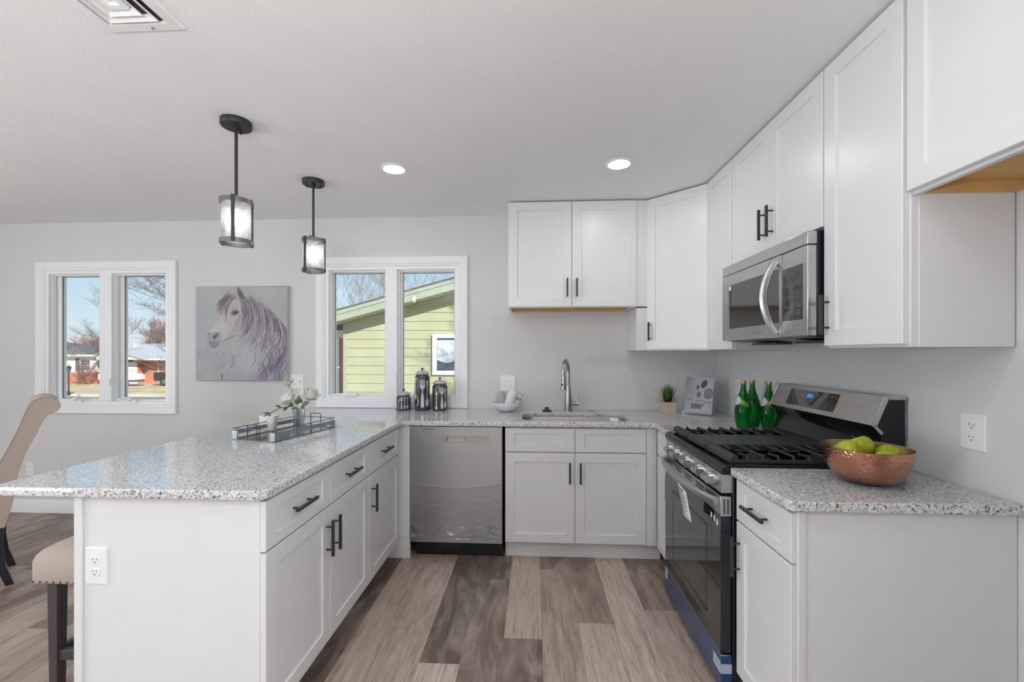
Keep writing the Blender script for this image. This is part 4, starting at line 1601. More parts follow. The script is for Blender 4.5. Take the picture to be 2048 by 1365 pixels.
# ================================================================== OUTLETS
def outlet(c, u, n, label, w=0.070, h=0.115, kinds=('duplex',), decora=False):
    """Wall plate centred at c, u along the wall, n off the wall."""
    c, u, n = Vector(c), Vector(u), Vector(n)
    t = thing('wall_outlet', label, 'outlet', tuple(c - UZ * h / 2))
    g = G()

    def rg_(i, d):
        return [c + u * a + UZ * b + n * d for a, b in ((-w / 2 + i, -h / 2 + i), (w / 2 - i, -h / 2 + i), (w / 2 - i, h / 2 - i), (-w / 2 + i, h / 2 - i))]
    g.loft([rg_(0, 0), rg_(0, 0.003), rg_(0.003, 0.006)])
    part('plate', g, M['plastic_white'], t)
    m = len(kinds)
    for q, kd in enumerate(kinds):
        o = c + u * ((q - (m - 1) / 2) * 0.046)
        if kd == 'blank':
            g = G()
            g.obox(o - u * 0.004 - UZ * 0.004 + n * 0.006, u, n, 0.008, 0.008, 0.001)
            part('jack', g, M['slot'], t)
            continue
        g, s = G(), G()
        if kd == 'gfci':
            g.obox(o - u * 0.0165 - UZ * 0.033 + n * 0.006, u, n, 0.033, 0.066, 0.0025)
            g.obox(o - u * 0.009 - UZ * 0.006 + n * 0.0085, u, n, 0.018, 0.005, 0.001)
            g.obox(o - u * 0.009 + UZ * 0.001 + n * 0.0085, u, n, 0.018, 0.005, 0.001)
        for dz in (-0.020, 0.020):
            p = o + UZ * dz + n * 0.006
            if kd != 'gfci':
                ring = []
                for d in (0, 0.0025):
                    ring.append([p + u * (0.0165 * math.cos(a)) + UZ * max(-0.0125, min(0.0125, 0.0165 * math.sin(a))) + n * d for a in [2 * PI * k / 28 for k in range(28)]])
                g.loft(ring)
            p = p + n * 0.0024
            s.obox(p - u * 0.0075 + UZ * 0.0005, u, n, 0.0018, 0.008, 0.0004)
            s.obox(p + u * 0.0057 + UZ * 0.0005, u, n, 0.0018, 0.0065, 0.0004)
            if kd == 'gfci':
                s.obox(p - u * 0.0095 + UZ * 0.0035, u, n, 0.004, 0.0018, 0.0004)
            s.loft([[p + u * (0.0024 * math.cos(a)) + UZ * (-0.0065 + 0.0024 * math.sin(a)) + n * d for a in [2 * PI * k / 10 for k in range(10)]] for d in (0, 0.0004)])
        rc = part('receptacle', g, M['plastic_white'], t)
        part('slots', s, M['slot'], rc)
    return t


outlet((-3.355, -0.0002, 1.114), UX, UYn, 'two-gang white wall plate with one outlet, right below the horse painting', 0.113, 0.120, ('duplex', 'blank'))
outlet((-1.630, -0.0002, 1.105), UX, UYn, 'two-gang white wall outlet behind the bowl of rolled towels', 0.118, 0.125, ('duplex', 'duplex'))
outlet((-5.678, -0.0002, 0.365), UX, UYn, 'single white outlet low on the wall behind the dining chair')
outlet((-2.880, -2.0532, 0.638), UX, UYn, 'single white outlet on the near end panel of the peninsula', 0.076, 0.122)
outlet((-0.0002, -1.937, 1.090), UYn, UXn, 'white safety outlet on the right wall above the copper bowl', 0.080, 0.118, ('gfci',))
outlet((-0.0002, -0.340, 1.108), UYn, UXn, 'white outlet on the right wall between the cookbook and the green bottles', 0.072, 0.116)

# ================================================================== PAINTING
def paint_horse(N=300):
    rng = np.random.default_rng(4)
    yy, xx = np.mgrid[0:N, 0:N]
    U, V = xx / (N - 1), yy / (N - 1)

    def vnoise(f, seed, oct_=4):
        r = np.random.default_rng(seed)
        out = np.zeros((N, N))
        amp, tot = 1.0, 0
        for o in range(oct_):
            n = int(f * 2 ** o) + 2
            gr = r.random((n, n))
            px, py = U * (n - 1.001), V * (n - 1.001)
            ix, iy = px.astype(int), py.astype(int)
            fx, fy = px - ix, py - iy
            fx, fy = fx * fx * (3 - 2 * fx), fy * fy * (3 - 2 * fy)
            out += amp * (gr[iy, ix] * (1 - fx) * (1 - fy) + gr[iy, ix + 1] * fx * (1 - fy) + gr[iy + 1, ix] * (1 - fx) * fy + gr[iy + 1, ix + 1] * fx * fy)
            tot += amp
            amp *= 0.55
        return out / tot
    img = np.zeros((N, N, 3))
    n1, n2, n3 = vnoise(3, 1), vnoise(6, 2), vnoise(20, 3, 3)
    a, b, c = np.array([183, 186, 184.]), np.array([198, 198, 196.]), np.array([172, 180, 192.])
    img[:] = a
    img += (n1[..., None] - 0.35) * 1.6 * (b - a)
    left = np.clip(1 - U * 2.2, 0, 1) * np.clip(1.2 - abs(V - 0.5) * 2.2, 0, 1)
    img = img * (1 - 0.55 * left[..., None]) + c * 0.55 * left[..., None]
    img += (n3[..., None] - 0.5) * 9

    def P(x, y):
        return ((x - 75) / 1135.0, (y - 90) / 1155.0)

    def poly_mask(pts):
        pts = [P(*p) for p in pts]
        m = np.zeros((N, N), bool)
        j = len(pts) - 1
        for i in range(len(pts)):
            xi, yi = pts[i]
            xj, yj = pts[j]
            cond = ((yi > V) != (yj > V))
            xint = (xj - xi) * (V - yi) / ((yj - yi) if abs(yj - yi) > 1e-9 else 1e-9) + xi
            m ^= cond & (U < xint)
            j = i
        return m

    def soft(m, k=2):
        f = m.astype(float)
        for _ in range(k):
            f = (f + np.roll(f, 1, 0) + np.roll(f, -1, 0) + np.roll(f, 1, 1) + np.roll(f, -1, 1)) / 5
        return f

    def fill(pts, col, al=1.0, k=2, nz=14, tex=n2):
        nonlocal img
        m = soft(poly_mask(pts), k)[..., None] * al
        colr = np.array(col, float) + (tex[..., None] - 0.5) * nz * 2
        img = img * (1 - m) + colr * m

    def stroke(pts, col, w, al=0.8):
        """Tapered brush stroke through raw crop points."""
        nonlocal img
        q = np.array([P(*p) for p in pts])
        segs = 10 + int(1.1 * N * sum(math.hypot(*(q[k + 1] - q[k])) for k in range(len(q) - 1)))
        t = np.linspace(0, len(q) - 1, segs)
        i = np.minimum(t.astype(int), len(q) - 2)
        f = (t - i)[:, None]
        pa = q[np.maximum(i - 1, 0)]
        pb, pc, pd = q[i], q[i + 1], q[np.minimum(i + 2, len(q) - 1)]
        pp = 0.5 * ((2 * pb) + (-pa + pc) * f + (2 * pa - 5 * pb + 4 * pc - pd) * f ** 2 + (-pa + 3 * pb - 3 * pc + pd) * f ** 3)
        for k in range(segs):
            s = k / (segs - 1)
            ww = w / 1135.0 * (0.35 + 0.65 * math.sin(PI * min(1, s * 0.9 + 0.1)))
            x, y = pp[k]
            r = int(ww * N * 2) + 2
            cx, cy_ = int(x * N), int(y * N)
            x0, x1, y0_, y1_ = max(0, cx - r), min(N, cx + r + 1), max(0, cy_ - r), min(N, cy_ + r + 1)
            if x0 >= x1 or y0_ >= y1_:
                continue
            dd_ = np.hypot(U[y0_:y1_, x0:x1] - x, V[y0_:y1_, x0:x1] - y)
            m = np.clip(1.4 - dd_ / max(ww, 1e-5), 0, 1)[..., None] * al * 0.24
            img[y0_:y1_, x0:x1] = img[y0_:y1_, x0:x1] * (1 - m) + np.array(col) * m
    # body, neck, head
    fill([(680, 220), (760, 195), (860, 225), (960, 310), (1060, 420), (1150, 520), (1212, 600), (1212, 1250), (380, 1250), (400, 1150), (480, 1050), (560, 930), (640, 820), (700, 690), (660, 640), (640, 400)], (176, 174, 182), 0.9, 4, 22)
    fill([(640, 820), (560, 930), (450, 1060), (390, 1250), (900, 1250), (900, 900), (760, 760)], (190, 189, 192), 0.75, 8, 20)
    fill([(900, 1000), (820, 1250), (1212, 1250), (1212, 900)], (150, 146, 168), 0.6, 10, 24)
    fill([(1040, 560), (900, 900), (1000, 1000), (1212, 900), (1212, 640)], (166, 172, 184), 0.6, 8, 26)
    head = [(470, 190), (540, 180), (600, 190), (690, 230), (720, 330), (735, 480), (720, 640), (690, 690), (560, 705), (470, 745), (400, 772), (375, 812), (330, 845), (270, 835), (225, 800), (210, 750), (215, 700), (235, 655), (290, 580), (335, 470), (350, 390), (400, 290), (440, 230)]
    fill(head, (196, 193, 192), 0.95, 2, 16)
    fill([(300, 600), (420, 440), (500, 420), (480, 560), (400, 690), (300, 690), (240, 660)], (206, 205, 203), 0.6, 6, 12)
    fill([(560, 520), (690, 420), (715, 620), (680, 690), (560, 705), (430, 745), (520, 640)], (172, 162, 168), 0.55, 8, 22)
    fill([(235, 655), (380, 650), (395, 760), (372, 812), (330, 845), (270, 835), (225, 800), (210, 745)], (150, 142, 152), 0.7, 4, 26)
    fill([(240, 770), (370, 770), (340, 842), (270, 836)], (138, 130, 146), 0.7, 3, 20)
    # ears
    fill([(590, 100), (615, 105), (660, 160), (690, 240), (640, 250), (600, 190)], (118, 106, 116), 0.9, 1, 26)
    fill([(460, 125), (500, 160), (520, 195), (470, 205)], (160, 154, 156), 0.8, 2, 20)
    # dark fold behind the cheek
    fill([(700, 250), (790, 330), (815, 480), (780, 600), (700, 690), (660, 680), (720, 560), (715, 380)], (122, 108, 120), 0.75, 4, 34, n3)
    # mane
    crest = [(690, 220), (760, 200), (860, 230), (960, 320), (1060, 420), (1150, 520), (1205, 600)]
    r = random.Random(5)
    for k in range(520):
        s = r.random() * (len(crest) - 1.001)
        i = int(s)
        f = s - i
        x = crest[i][0] * (1 - f) + crest[i + 1][0] * f - r.random() ** 1.6 * 130
        y = crest[i][1] * (1 - f) + crest[i + 1][1] * f + r.random() * 90
        L = r.uniform(180, 560) * (1.0 if y < 700 else 0.6)
        b1 = r.uniform(25, 70)
        q_ = r.random()
        shade = (92, 82, 92) if q_ < 0.36 else (126, 117, 124) if q_ < 0.58 else (158, 152, 158) if q_ < 0.70 else (220, 217, 214)
        sl = 0.10 + 0.00025 * (x - 700)
        stroke([(x, y), (x + b1 * 0.9, y + L * 0.30), (x + b1 * 0.6, y + L * 0.62), (x + b1 * 0.6 - L * sl - r.uniform(0, 60), y + L)], shade, r.uniform(3, 8), r.uniform(0.4, 0.95))
    for k in range(130):
        x, y = r.uniform(780, 1210), r.uniform(640, 1150)
        L = r.uniform(80, 240)
        sh = (112, 104, 122) if r.random() < 0.5 else (150, 144, 160) if r.random() < 0.5 else (200, 198, 202)
        stroke([(x, y), (x + 8, y + L * 0.5), (x - L * 0.35, y + L)], sh, r.uniform(4, 12), r.uniform(0.3, 0.8))
    for k in range(26):
        x, y = r.uniform(940, 1200), r.uniform(900, 1080)
        L = r.uniform(60, 160)
        stroke([(x, y), (x - L * 0.2, y + L * 0.5), (x - L * 0.6, y + L)], (104, 96, 114), r.uniform(5, 11), 0.5)
    # forelock
    for k in range(90):
        x, y = r.uniform(430, 590), r.uniform(170, 230)
        t = r.random()
        ex, ey = 330 + 130 * t + r.uniform(-20, 20), 300 + 170 * t * r.random() + r.uniform(0, 120)
        sh = (98, 92, 92) if r.random() < 0.5 else (136, 130, 130) if r.random() < 0.6 else (206, 204, 200)
        stroke([(x, y), ((x + ex) / 2 - 24, (y + ey) / 2 - 18), (ex, ey)], sh, r.uniform(3, 9), 0.75)
    # face detail
    fill([(505, 430), (540, 392), (585, 380), (612, 400), (600, 430), (560, 446)], (104, 92, 96), 0.9, 2, 16)
    fill([(548, 415), (580, 398), (600, 410), (585, 432)], (76, 66, 72), 0.9, 1, 10)
    stroke([(500, 440), (550, 375), (610, 385), (625, 420)], (110, 100, 102), 6, 0.7)
    stroke([(510, 460), (560, 455), (605, 450)], (130, 122, 126), 5, 0.6)
    fill([(280, 720), (300, 690), (340, 672), (350, 690), (330, 725), (300, 738)], (84, 78, 82), 0.85, 2, 16)
    stroke([(225, 690), (235, 650)], (90, 84, 88), 7, 0.8)
    stroke([(330, 660), (370, 655)], (100, 92, 96), 6, 0.7)
    stroke([(225, 770), (270, 790), (330, 780), (375, 765)], (110, 102, 112), 6, 0.7)
    stroke([(245, 825), (300, 845), (350, 830)], (108, 100, 112), 7, 0.7)
    stroke([(390, 775), (470, 740), (560, 700), (690, 692)], (120, 112, 120), 8, 0.8)
    for k in range(70):
        x, y = r.uniform(400, 680), r.uniform(470, 700)
        stroke([(x, y), (x + r.uniform(-30, 30), y + r.uniform(10, 50))], (150, 142, 146) if r.random() < 0.6 else (214, 212, 208), r.uniform(3, 8), 0.25)
    # loose ground marks
    for k in range(60):
        x, y = r.uniform(330, 640), r.uniform(900, 1120)
        stroke([(x, y), (x - r.uniform(10, 60), y + r.uniform(10, 60))], (160, 158, 164), r.uniform(4, 11), 0.28)
    for k in range(40):
        x, y = r.uniform(500, 570), r.uniform(920, 1080)
        stroke([(x, y), (x - 20, y + r.uniform(10, 40))], (140, 136, 146), r.uniform(4, 9), 0.32)
    for x, y in ((110, 920), (155, 930), (215, 870), (390, 1180), (405, 1215), (120, 1160)):
        stroke([(x, y), (x + 14, y + 20)], (140, 134, 138), 9, 0.6)
    stroke([(600, 1101), (636, 1101)], (110, 108, 116), 3, 0.8)
    stroke([(405, 1175), (395, 1240)], (130, 120, 128), 14, 0.7)
    return np.clip(img * 0.95, 0, 255)


def picture(name, img, P0, du_, dv_, parent, mat):
    """Grid of faces carrying the picture's colours. P0 top-left corner, du_ across, dv_ down."""
    H_, W_ = img.shape[:2]
    P0, du_, dv_ = np.array(P0, float), np.array(du_, float), np.array(dv_, float)
    I, J = np.meshgrid(np.arange(W_ + 1) / W_, np.arange(H_ + 1) / H_)
    v = P0 + I[..., None] * du_ + J[..., None] * dv_
    inv = np.array(WM[parent.name].inverted())
    v = v.reshape(-1, 3) @ inv[:3, :3].T + inv[:3, 3]
    idx = np.arange((W_ + 1) * (H_ + 1)).reshape(H_ + 1, W_ + 1)
    f = np.stack([idx[:-1, :-1], idx[1:, :-1], idx[1:, 1:], idx[:-1, 1:]], -1).reshape(-1, 4)
    me = bpy.data.meshes.new(name)
    me.from_pydata(v.tolist(), [], f.tolist())
    me.materials.append(mat)
    c = img / 255.0
    lin = np.where(c <= 0.04045, c / 12.92, ((c + 0.055) / 1.055) ** 2.4).reshape(-1, 3)
    rgba = np.concatenate([lin, np.ones((len(lin), 1))], 1)
    a_ = me.attributes.new('paint', 'FLOAT_COLOR', 'FACE')
    a_.data.foreach_set('color', rgba.astype(np.float32).ravel())
    o = bpy.data.objects.new(name, me)
    COL.objects.link(o)
    o.parent = parent
    WM[o.name] = WM[parent.name]
    return o


pt = thing('canvas_painting', 'square canvas painting of a pale horse with grey mane, between the windows', 'painting', (-3.806, 0, 1.124))
part('stretched_canvas', G().box(-4.193, -3.419, -0.032, -0.001, 1.124, 1.892), plain('canvas_edge', S(186, 186, 188), 0.8), pt, bev=0.002)
picture('painted_face', paint_horse(), (-4.192, -0.0325, 1.891), (0.772, 0, 0), (0, 0, -0.766), pt, M['art'])

# ================================================================== ON THE WORKTOPS
ZCT = CT1 + 0.0005
# -- sink
sk = thing('kitchen_sink', 'undermounted stainless steel sink sunk in the granite worktop', 'sink', (-1.145, -0.4, 0.68))
g = G()


def srr(d, z, r):
    return [(x, y, z) for x, y in rrect(-1.512 + d, -0.778 - d, -0.587 + d, -0.208 - d, r, 8)]


g.loft([srr(-0.02, 0.8715, 0.09), srr(0.0, 0.8715, 0.09), srr(0.002, 0.864, 0.09), srr(0.008, 0.72, 0.085), srr(0.030, 0.688, 0.07), srr(0.20, 0.684, 0.02)], False, True)
part('bowl', g, M['steel_sink'], sk, smooth=60)
part('drain', G().lathe([(0.045, 0.6855), (0.045, 0.690), (0.03, 0.690), (0.025, 0.686)], 24, (-1.145, -0.4, 0)), M['chrome'], sk)

# -- faucet
fx, fy = -1.160, -0.105
fa = thing('kitchen_faucet', 'brushed nickel gooseneck faucet with pull-down spray head behind the sink', 'faucet', (fx, fy, ZCT))
g = G().lathe([(0.029, 0.0), (0.0285, 0.03), (0.026, 0.09), (0.021, 0.15), (0.0165, 0.185), (0.0150, 0.196)], 28, (fx, fy, ZCT))
part('body', g, M['nickel'], fa, smooth=50)
dirv = Vector((-0.28, -0.96, 0))
pts = [Vector((fx, fy, ZCT + 0.194)), Vector((fx, fy, ZCT + 0.285))]
cr, cz = 0.088, ZCT + 0.300
for k in range(0, 15):
    a = PI - (PI * 1.06) * k / 14
    pts.append(Vector((fx, fy, cz)) + dirv * (cr + cr * math.cos(a)) + UZ * cr * math.sin(a))
part('spout', G().tube(pts, 0.0128, 16), M['nickel'], fa, smooth=60)
e0 = pts[-1]
ed = (pts[-1] - pts[-2]).normalized()
ed = (ed + Vector((0, 0, -0.6))).normalized()
g = G().tube([e0, e0 + ed * 0.006, e0 + ed * 0.03, e0 + ed * 0.075, e0 + ed * 0.105, e0 + ed * 0.108], [0.0130, 0.0142, 0.0165, 0.0205, 0.0215, 0.019], 20)
sh_ = part('spray_head', g, M['nickel'], fa, smooth=40)
sdir = Vector((-0.55, -0.80, 0.25)).normalized()
for t_, rr_, w_ in ((0.040, 0.0175, 0.0060), (0.070, 0.0200, 0.0085)):
    p = e0 + ed * t_ + sdir * (rr_ * 0.86)
    g = G().sphere((0, 0, 0), 1.0, 12, 8).xf(Matrix.Translation(p) @ sdir.to_track_quat('Z', 'Y').to_matrix().to_4x4() @ Matrix.Diagonal((w_ * 0.8, w_ * (1.0 if t_ < 0.05 else 1.9), 0.004, 1)))
    part('spray_button', g, M['rubber'], sh_)
g = G().tube([(fx + 0.012, fy, ZCT + 0.056), (fx + 0.05, fy, ZCT + 0.056), (fx + 0.078, fy, ZCT + 0.056)], [0.021, 0.0165, 0.0165], 18)
hub = part('valve_hub', g, M['nickel'], fa, smooth=50)
g = G().tube([(fx + 0.070, fy, ZCT + 0.060), (fx + 0.074, fy, ZCT + 0.085), (fx + 0.074, fy, ZCT + 0.142)], [0.009, 0.0058, 0.0048], 12)
part('lever', g, M['nickel'], hub)

# -- black stopper and small hole cover
g = G().lathe([(0.034, 0), (0.036, 0.004), (0.034, 0.008), (0.020, 0.011), (0.016, 0.018), (0.015, 0.024), (0.017, 0.031), (0.001, 0.032)], 28, (-1.325, -0.135, ZCT))
solo('sink_stopper', g, M['rubber'], 'black rubber sink stopper lying on the worktop left of the faucet', 'stopper')
g = G().lathe([(0.022, 0), (0.022, 0.003), (0.019, 0.006), (0.001, 0.007)], 24, (-0.985, -0.125, ZCT))
solo('hole_cover', g, M['nickel'], 'small flat metal hole cover in the worktop right of the faucet', 'hole cover')

# -- bowl of rolled towels
bx, by = -1.625, -0.150
g = G().lathe([(0.040, 0.0), (0.046, 0.004), (0.075, 0.018), (0.098, 0.045), (0.106, 0.066), (0.107, 0.070), (0.104, 0.070), (0.096, 0.048), (0.072, 0.022), (0.001, 0.012)], 48, (bx, by, ZCT))
solo('serving_bowl', g, M['porcelain'], 'white porcelain bowl holding rolled towels on the worktop', 'bowl', smooth=60)


def roll(p, d, length, r, mat_, label, ends=True):
    p, d = Vector(p), Vector(d).normalized()
    q = d.to_track_quat('Z', 'Y').to_matrix().to_4x4()
    g = G().lathe([(r * 0.5, 0), (r * 0.85, 0.004), (r, 0.016), (r, length - 0.022), (r * 0.88, length - 0.008), (r * 0.5, length)], 24)
    g.xf(Matrix.Translation(p) @ q)
    t = thing('rolled_towel', label, 'towel', tuple(p))
    part('towel', g, M[mat_], t, smooth=60)
    g = G()
    sp = []
    for k in range(40):
        a = k * 0.42
        rr = r * 0.12 + (r * 0.72) * k / 39
        sp.append((rr * math.cos(a), rr * math.sin(a), length - 0.002 - 0.004 * (k / 39) ** 3))
    g.tube(sp, 0.0016, 5).xf(Matrix.Translation(p) @ q)
    part('towel_edge', g, M[mat_], t)
    return t


roll((bx - 0.030, by - 0.002, ZCT + 0.022), (-0.20, 0.10, 1), 0.130, 0.036, 'towel_g', 'grey rolled towel leaning left in the white bowl')
roll((bx + 0.004, by - 0.020, ZCT + 0.030), (0.36, -0.05, 1), 0.140, 0.035, 'towel_w', 'fat white rolled towel leaning right in the white bowl')
t = thing('tied_cloth', 'small grey cloth with white bands at the right of the white bowl', 'cloth', (bx + 0.068, by + 0.008, ZCT + 0.04))
q = Vector((0.42, 0.02, 1)).to_track_quat('Z', 'Y').to_matrix().to_4x4()
mt_ = Matrix.Translation(Vector((bx + 0.050, by + 0.012, ZCT + 0.030))) @ q
g = G().prism(rrect(-0.014, 0.014, -0.026, 0.026, 0.012), 'z', 0.0, 0.115).xf(mt_)
part('cloth', g, M['towel_g'], t, bev=0.004)
g = G()
for z in (0.035, 0.084):
    g.prism(rrect(-0.0155, 0.0155, -0.0275, 0.0275, 0.013), 'z', z, z + 0.026)
g.xf(mt_)
pieces('band', g, M['towel_w'], t, bev=0.002)


# -- canisters with cutlery print
def canister(x, y, r, h, label, prints):
    t = thing('canister', label, 'canister', (x, y, ZCT), group='charcoal kitchen canisters')
    hb = h * (0.79 if h > 0.3 else 0.74 if h > 0.2 else 0.64)
    g = G().lathe([(r * 0.94, 0), (r, 0.005), (r, hb - 0.016), (r * 0.97, hb - 0.006), (r * 0.84, hb), (r * 0.80, hb + 0.008), (r * 0.001, hb + 0.008)], 40)
    bd = part('jar', g, M['canister'], t, local=True, smooth=45)
    g = G().lathe([(r * 0.78, hb + 0.008), (r * 0.90, hb + 0.012), (r * 0.92, hb + 0.018), (r * 0.86, hb + 0.024), (r * 0.45, hb + 0.036), (r * 0.12, hb + 0.040)], 40)
    ld = part('lid', g, M['lid'], t, local=True, smooth=50)
    g = G().lathe([(0.004, hb + 0.038), (0.005, hb + 0.044), (0.013, hb + 0.056), (0.001, hb + 0.058)], 12)
    part('knob', g, M['black'], ld, local=True)
    g = G()

    def m(px_, pz_):
        a = px_ / r - PI / 2
        return ((r + 0.0007) * math.cos(a), (r + 0.0007) * math.sin(a), pz_)

    def ribbon(pts):
        rows = [[m(cx - w, z), m(cx, z), m(cx + w, z)] for cx, z, w in pts]
        g.loft(rows, False, False, closed=False)
    for kind, px_, zb, L in prints:
        k = L
        up = 1 if L > 0 else -1
        L = abs(L)

        def Z(f):
            return zb + (f if up > 0 else 1 - f) * L
        if kind == 'fork':
            ribbon([(px_, Z(0), 0.05 * L), (px_, Z(0.08), 0.062 * L), (px_, Z(0.35), 0.045 * L), (px_, Z(0.48), 0.025 * L), (px_, Z(0.55), 0.014 * L), (px_, Z(0.66), 0.022 * L), (px_, Z(0.71), 0.085 * L), (px_, Z(0.78), 0.090 * L)])
            for q_ in (-1.5, -0.5, 0.5, 1.5):
                ribbon([(px_ + q_ * 0.050 * L, Z(0.77), 0.016 * L), (px_ + q_ * 0.052 * L, Z(0.98), 0.012 * L), (px_ + q_ * 0.052 * L, Z(1.0), 0.004 * L)])
        elif kind == 'spoon':
            ribbon([(px_, Z(0), 0.03 * L), (px_, Z(0.05), 0.045 * L), (px_, Z(0.2), 0.025 * L), (px_, Z(0.6), 0.014 * L), (px_, Z(0.70), 0.03 * L), (px_, Z(0.78), 0.070 * L), (px_, Z(0.88), 0.078 * L), (px_, Z(0.96), 0.050 * L), (px_, Z(1.0), 0.01 * L)])
        elif kind == 'knife':
            ribbon([(px_, Z(0), 0.03 * L), (px_, Z(0.3), 0.034 * L), (px_, Z(0.38), 0.018 * L), (px_ + 0.01 * L, Z(0.45), 0.03 * L), (px_ + 0.014 * L, Z(0.8), 0.032 * L), (px_ + 0.006 * L, Z(1.0), 0.006 * L)])
        elif kind == 'ladle':
            ribbon([(px_, Z(0), 0.045 * L), (px_, Z(0.06), 0.055 * L), (px_, Z(0.16), 0.022 * L), (px_ + 0.01 * L, Z(0.60), 0.018 * L), (px_ + 0.0 * L, Z(0.64), 0.06 * L), (px_ - 0.005 * L, Z(0.70), 0.03 * L), (px_ - 0.005 * L, Z(0.78), 0.006 * L)])
            arc_ = [(px_ + 0.03 * L + 0.09 * L * math.sin(a), Z(0.66 + 0.17 * (1 - math.cos(a))), 0.012 * L) for a in [PI * k_ / 8 for k_ in range(9)]]
            ribbon(arc_)
    part('cutlery_print', g, M['silver_print'], bd, local=True, smooth=0)
    return t


canister(-2.437, -0.112, 0.055, 0.166, 'smallest of three charcoal canisters, leftmost, with a row of cutlery', [('knife', -0.048, 0.018, 0.074), ('ladle', -0.026, 0.014, 0.090), ('fork', 0.000, 0.014, 0.090), ('spoon', 0.024, 0.014, -0.090), ('spoon', 0.047, 0.014, -0.090)])
canister(-2.290, -0.112, 0.058, 0.340, 'tallest of three charcoal canisters, with one large fork print', [('ladle', -0.044, 0.035, -0.22), ('fork', 0.016, 0.026, 0.215), ('spoon', 0.056, 0.03, -0.20)])
canister(-2.152, -0.108, 0.058, 0.265, 'middle-height charcoal canister, rightmost of three, with spoon and fork print', [('ladle', -0.016, 0.012, 0.18), ('fork', 0.028, 0.018, 0.165), ('spoon', 0.056, 0.02, -0.15)])

# -- grass plant
px0, py0 = -0.437, -0.185
pl = thing('potted_grass', 'small artificial grass plant in a pale wooden cube pot', 'potted plant', (px0, py0, ZCT), R(3))
g = G()
s = 0.0435
g.loft([[(-s, -s, 0), (s, -s, 0), (s, s, 0), (-s, s, 0)], [(-s, -s, 0.084), (s, -s, 0.084), (s, s, 0.084), (-s, s, 0.084)], [(-s + 0.006, -s + 0.006, 0.084), (s - 0.006, -s + 0.006, 0.084), (s - 0.006, s - 0.006, 0.084), (-s + 0.006, s - 0.006, 0.084)], [(-s + 0.006, -s + 0.006, 0.074), (s - 0.006, -s + 0.006, 0.074), (s - 0.006, s - 0.006, 0.074), (-s + 0.006, s - 0.006, 0.074)]], True, False)
part('pot', g, M['wood_pot'], pl, local=True, smooth=20)
part('soil', G().box(-s + 0.007, s - 0.007, -s + 0.007, s - 0.007, 0.060, 0.076), M['soil'], pl, local=True)
r = random.Random(12)


def blades(n, spread, lmin, lmax, droop):
    g = G()
    for k in range(n):
        a = r.uniform(0, 2 * PI)
        L = r.uniform(lmin, lmax)
        el = r.uniform(*spread)
        d = Vector((math.cos(a), math.sin(a) * 0.7, 0))
        p0 = Vector((r.uniform(-0.014, 0.014), r.uniform(-0.014, 0.014), 0.076))
        side = Vector((-math.sin(a + r.uniform(-.6, .6)), math.cos(a), 0))
        rows = []
        for j in range(8):
            t_ = j / 7
            out = math.sin(el) * L * t_
            up = math.cos(el) * L * t_ - droop * (math.sin(el) ** 2) * L * t_ ** 2.2
            w_ = 0.0034 * (1 - t_ ** 1.6) + 0.0003
            c_ = p0 + d * out + UZ * max(up, -0.05)
            rows.append([c_ - side * w_, c_ + UZ * 0.0006, c_ + side * w_])
        g.loft(rows, False, False, closed=False)
    return g


gm = plain('grass_blade_green', S(62, 110, 34), 0.45, var=0.4, scale=45)
gd = plain('grass_blade_dark', S(38, 66, 38), 0.45, var=0.3, scale=45)
part('grass_blades', blades(120, (0.03, 0.55), 0.10, 0.150, 0.1), gm, pl, local=True, kind='stuff', smooth=0)
part('outer_blades', blades(44, (0.35, 1.25), 0.11, 0.19, 0.55), gd, pl, local=True, kind='stuff', smooth=0)

# -- cookbook on a clear stand
cb = thing('cookbook', 'cookbook with saucepans on its cover propped in the corner', 'book', (-0.25, -0.25, ZCT))
BL = Vector((-0.325, -0.200, ZCT + 0.006))
bu = Vector((0.80, -0.60, 0))
bn = Vector((0.60, 0.80, 0))
lean = 0.26
bw, bh, bt = 0.190, 0.268, 0.014
upv = (UZ * math.cos(lean) + bn * math.sin(lean))
out_ = (-bn * math.cos(lean) + UZ * math.sin(lean))
TL = BL + upv * bh
g = G().loft([[BL, BL + bu * bw, TL + bu * bw, TL], [BL - out_ * bt, BL + bu * bw - out_ * bt, TL + bu * bw - out_ * bt, TL - out_ * bt]])
part('pages', g, M['paper'], cb, bev=0.001)


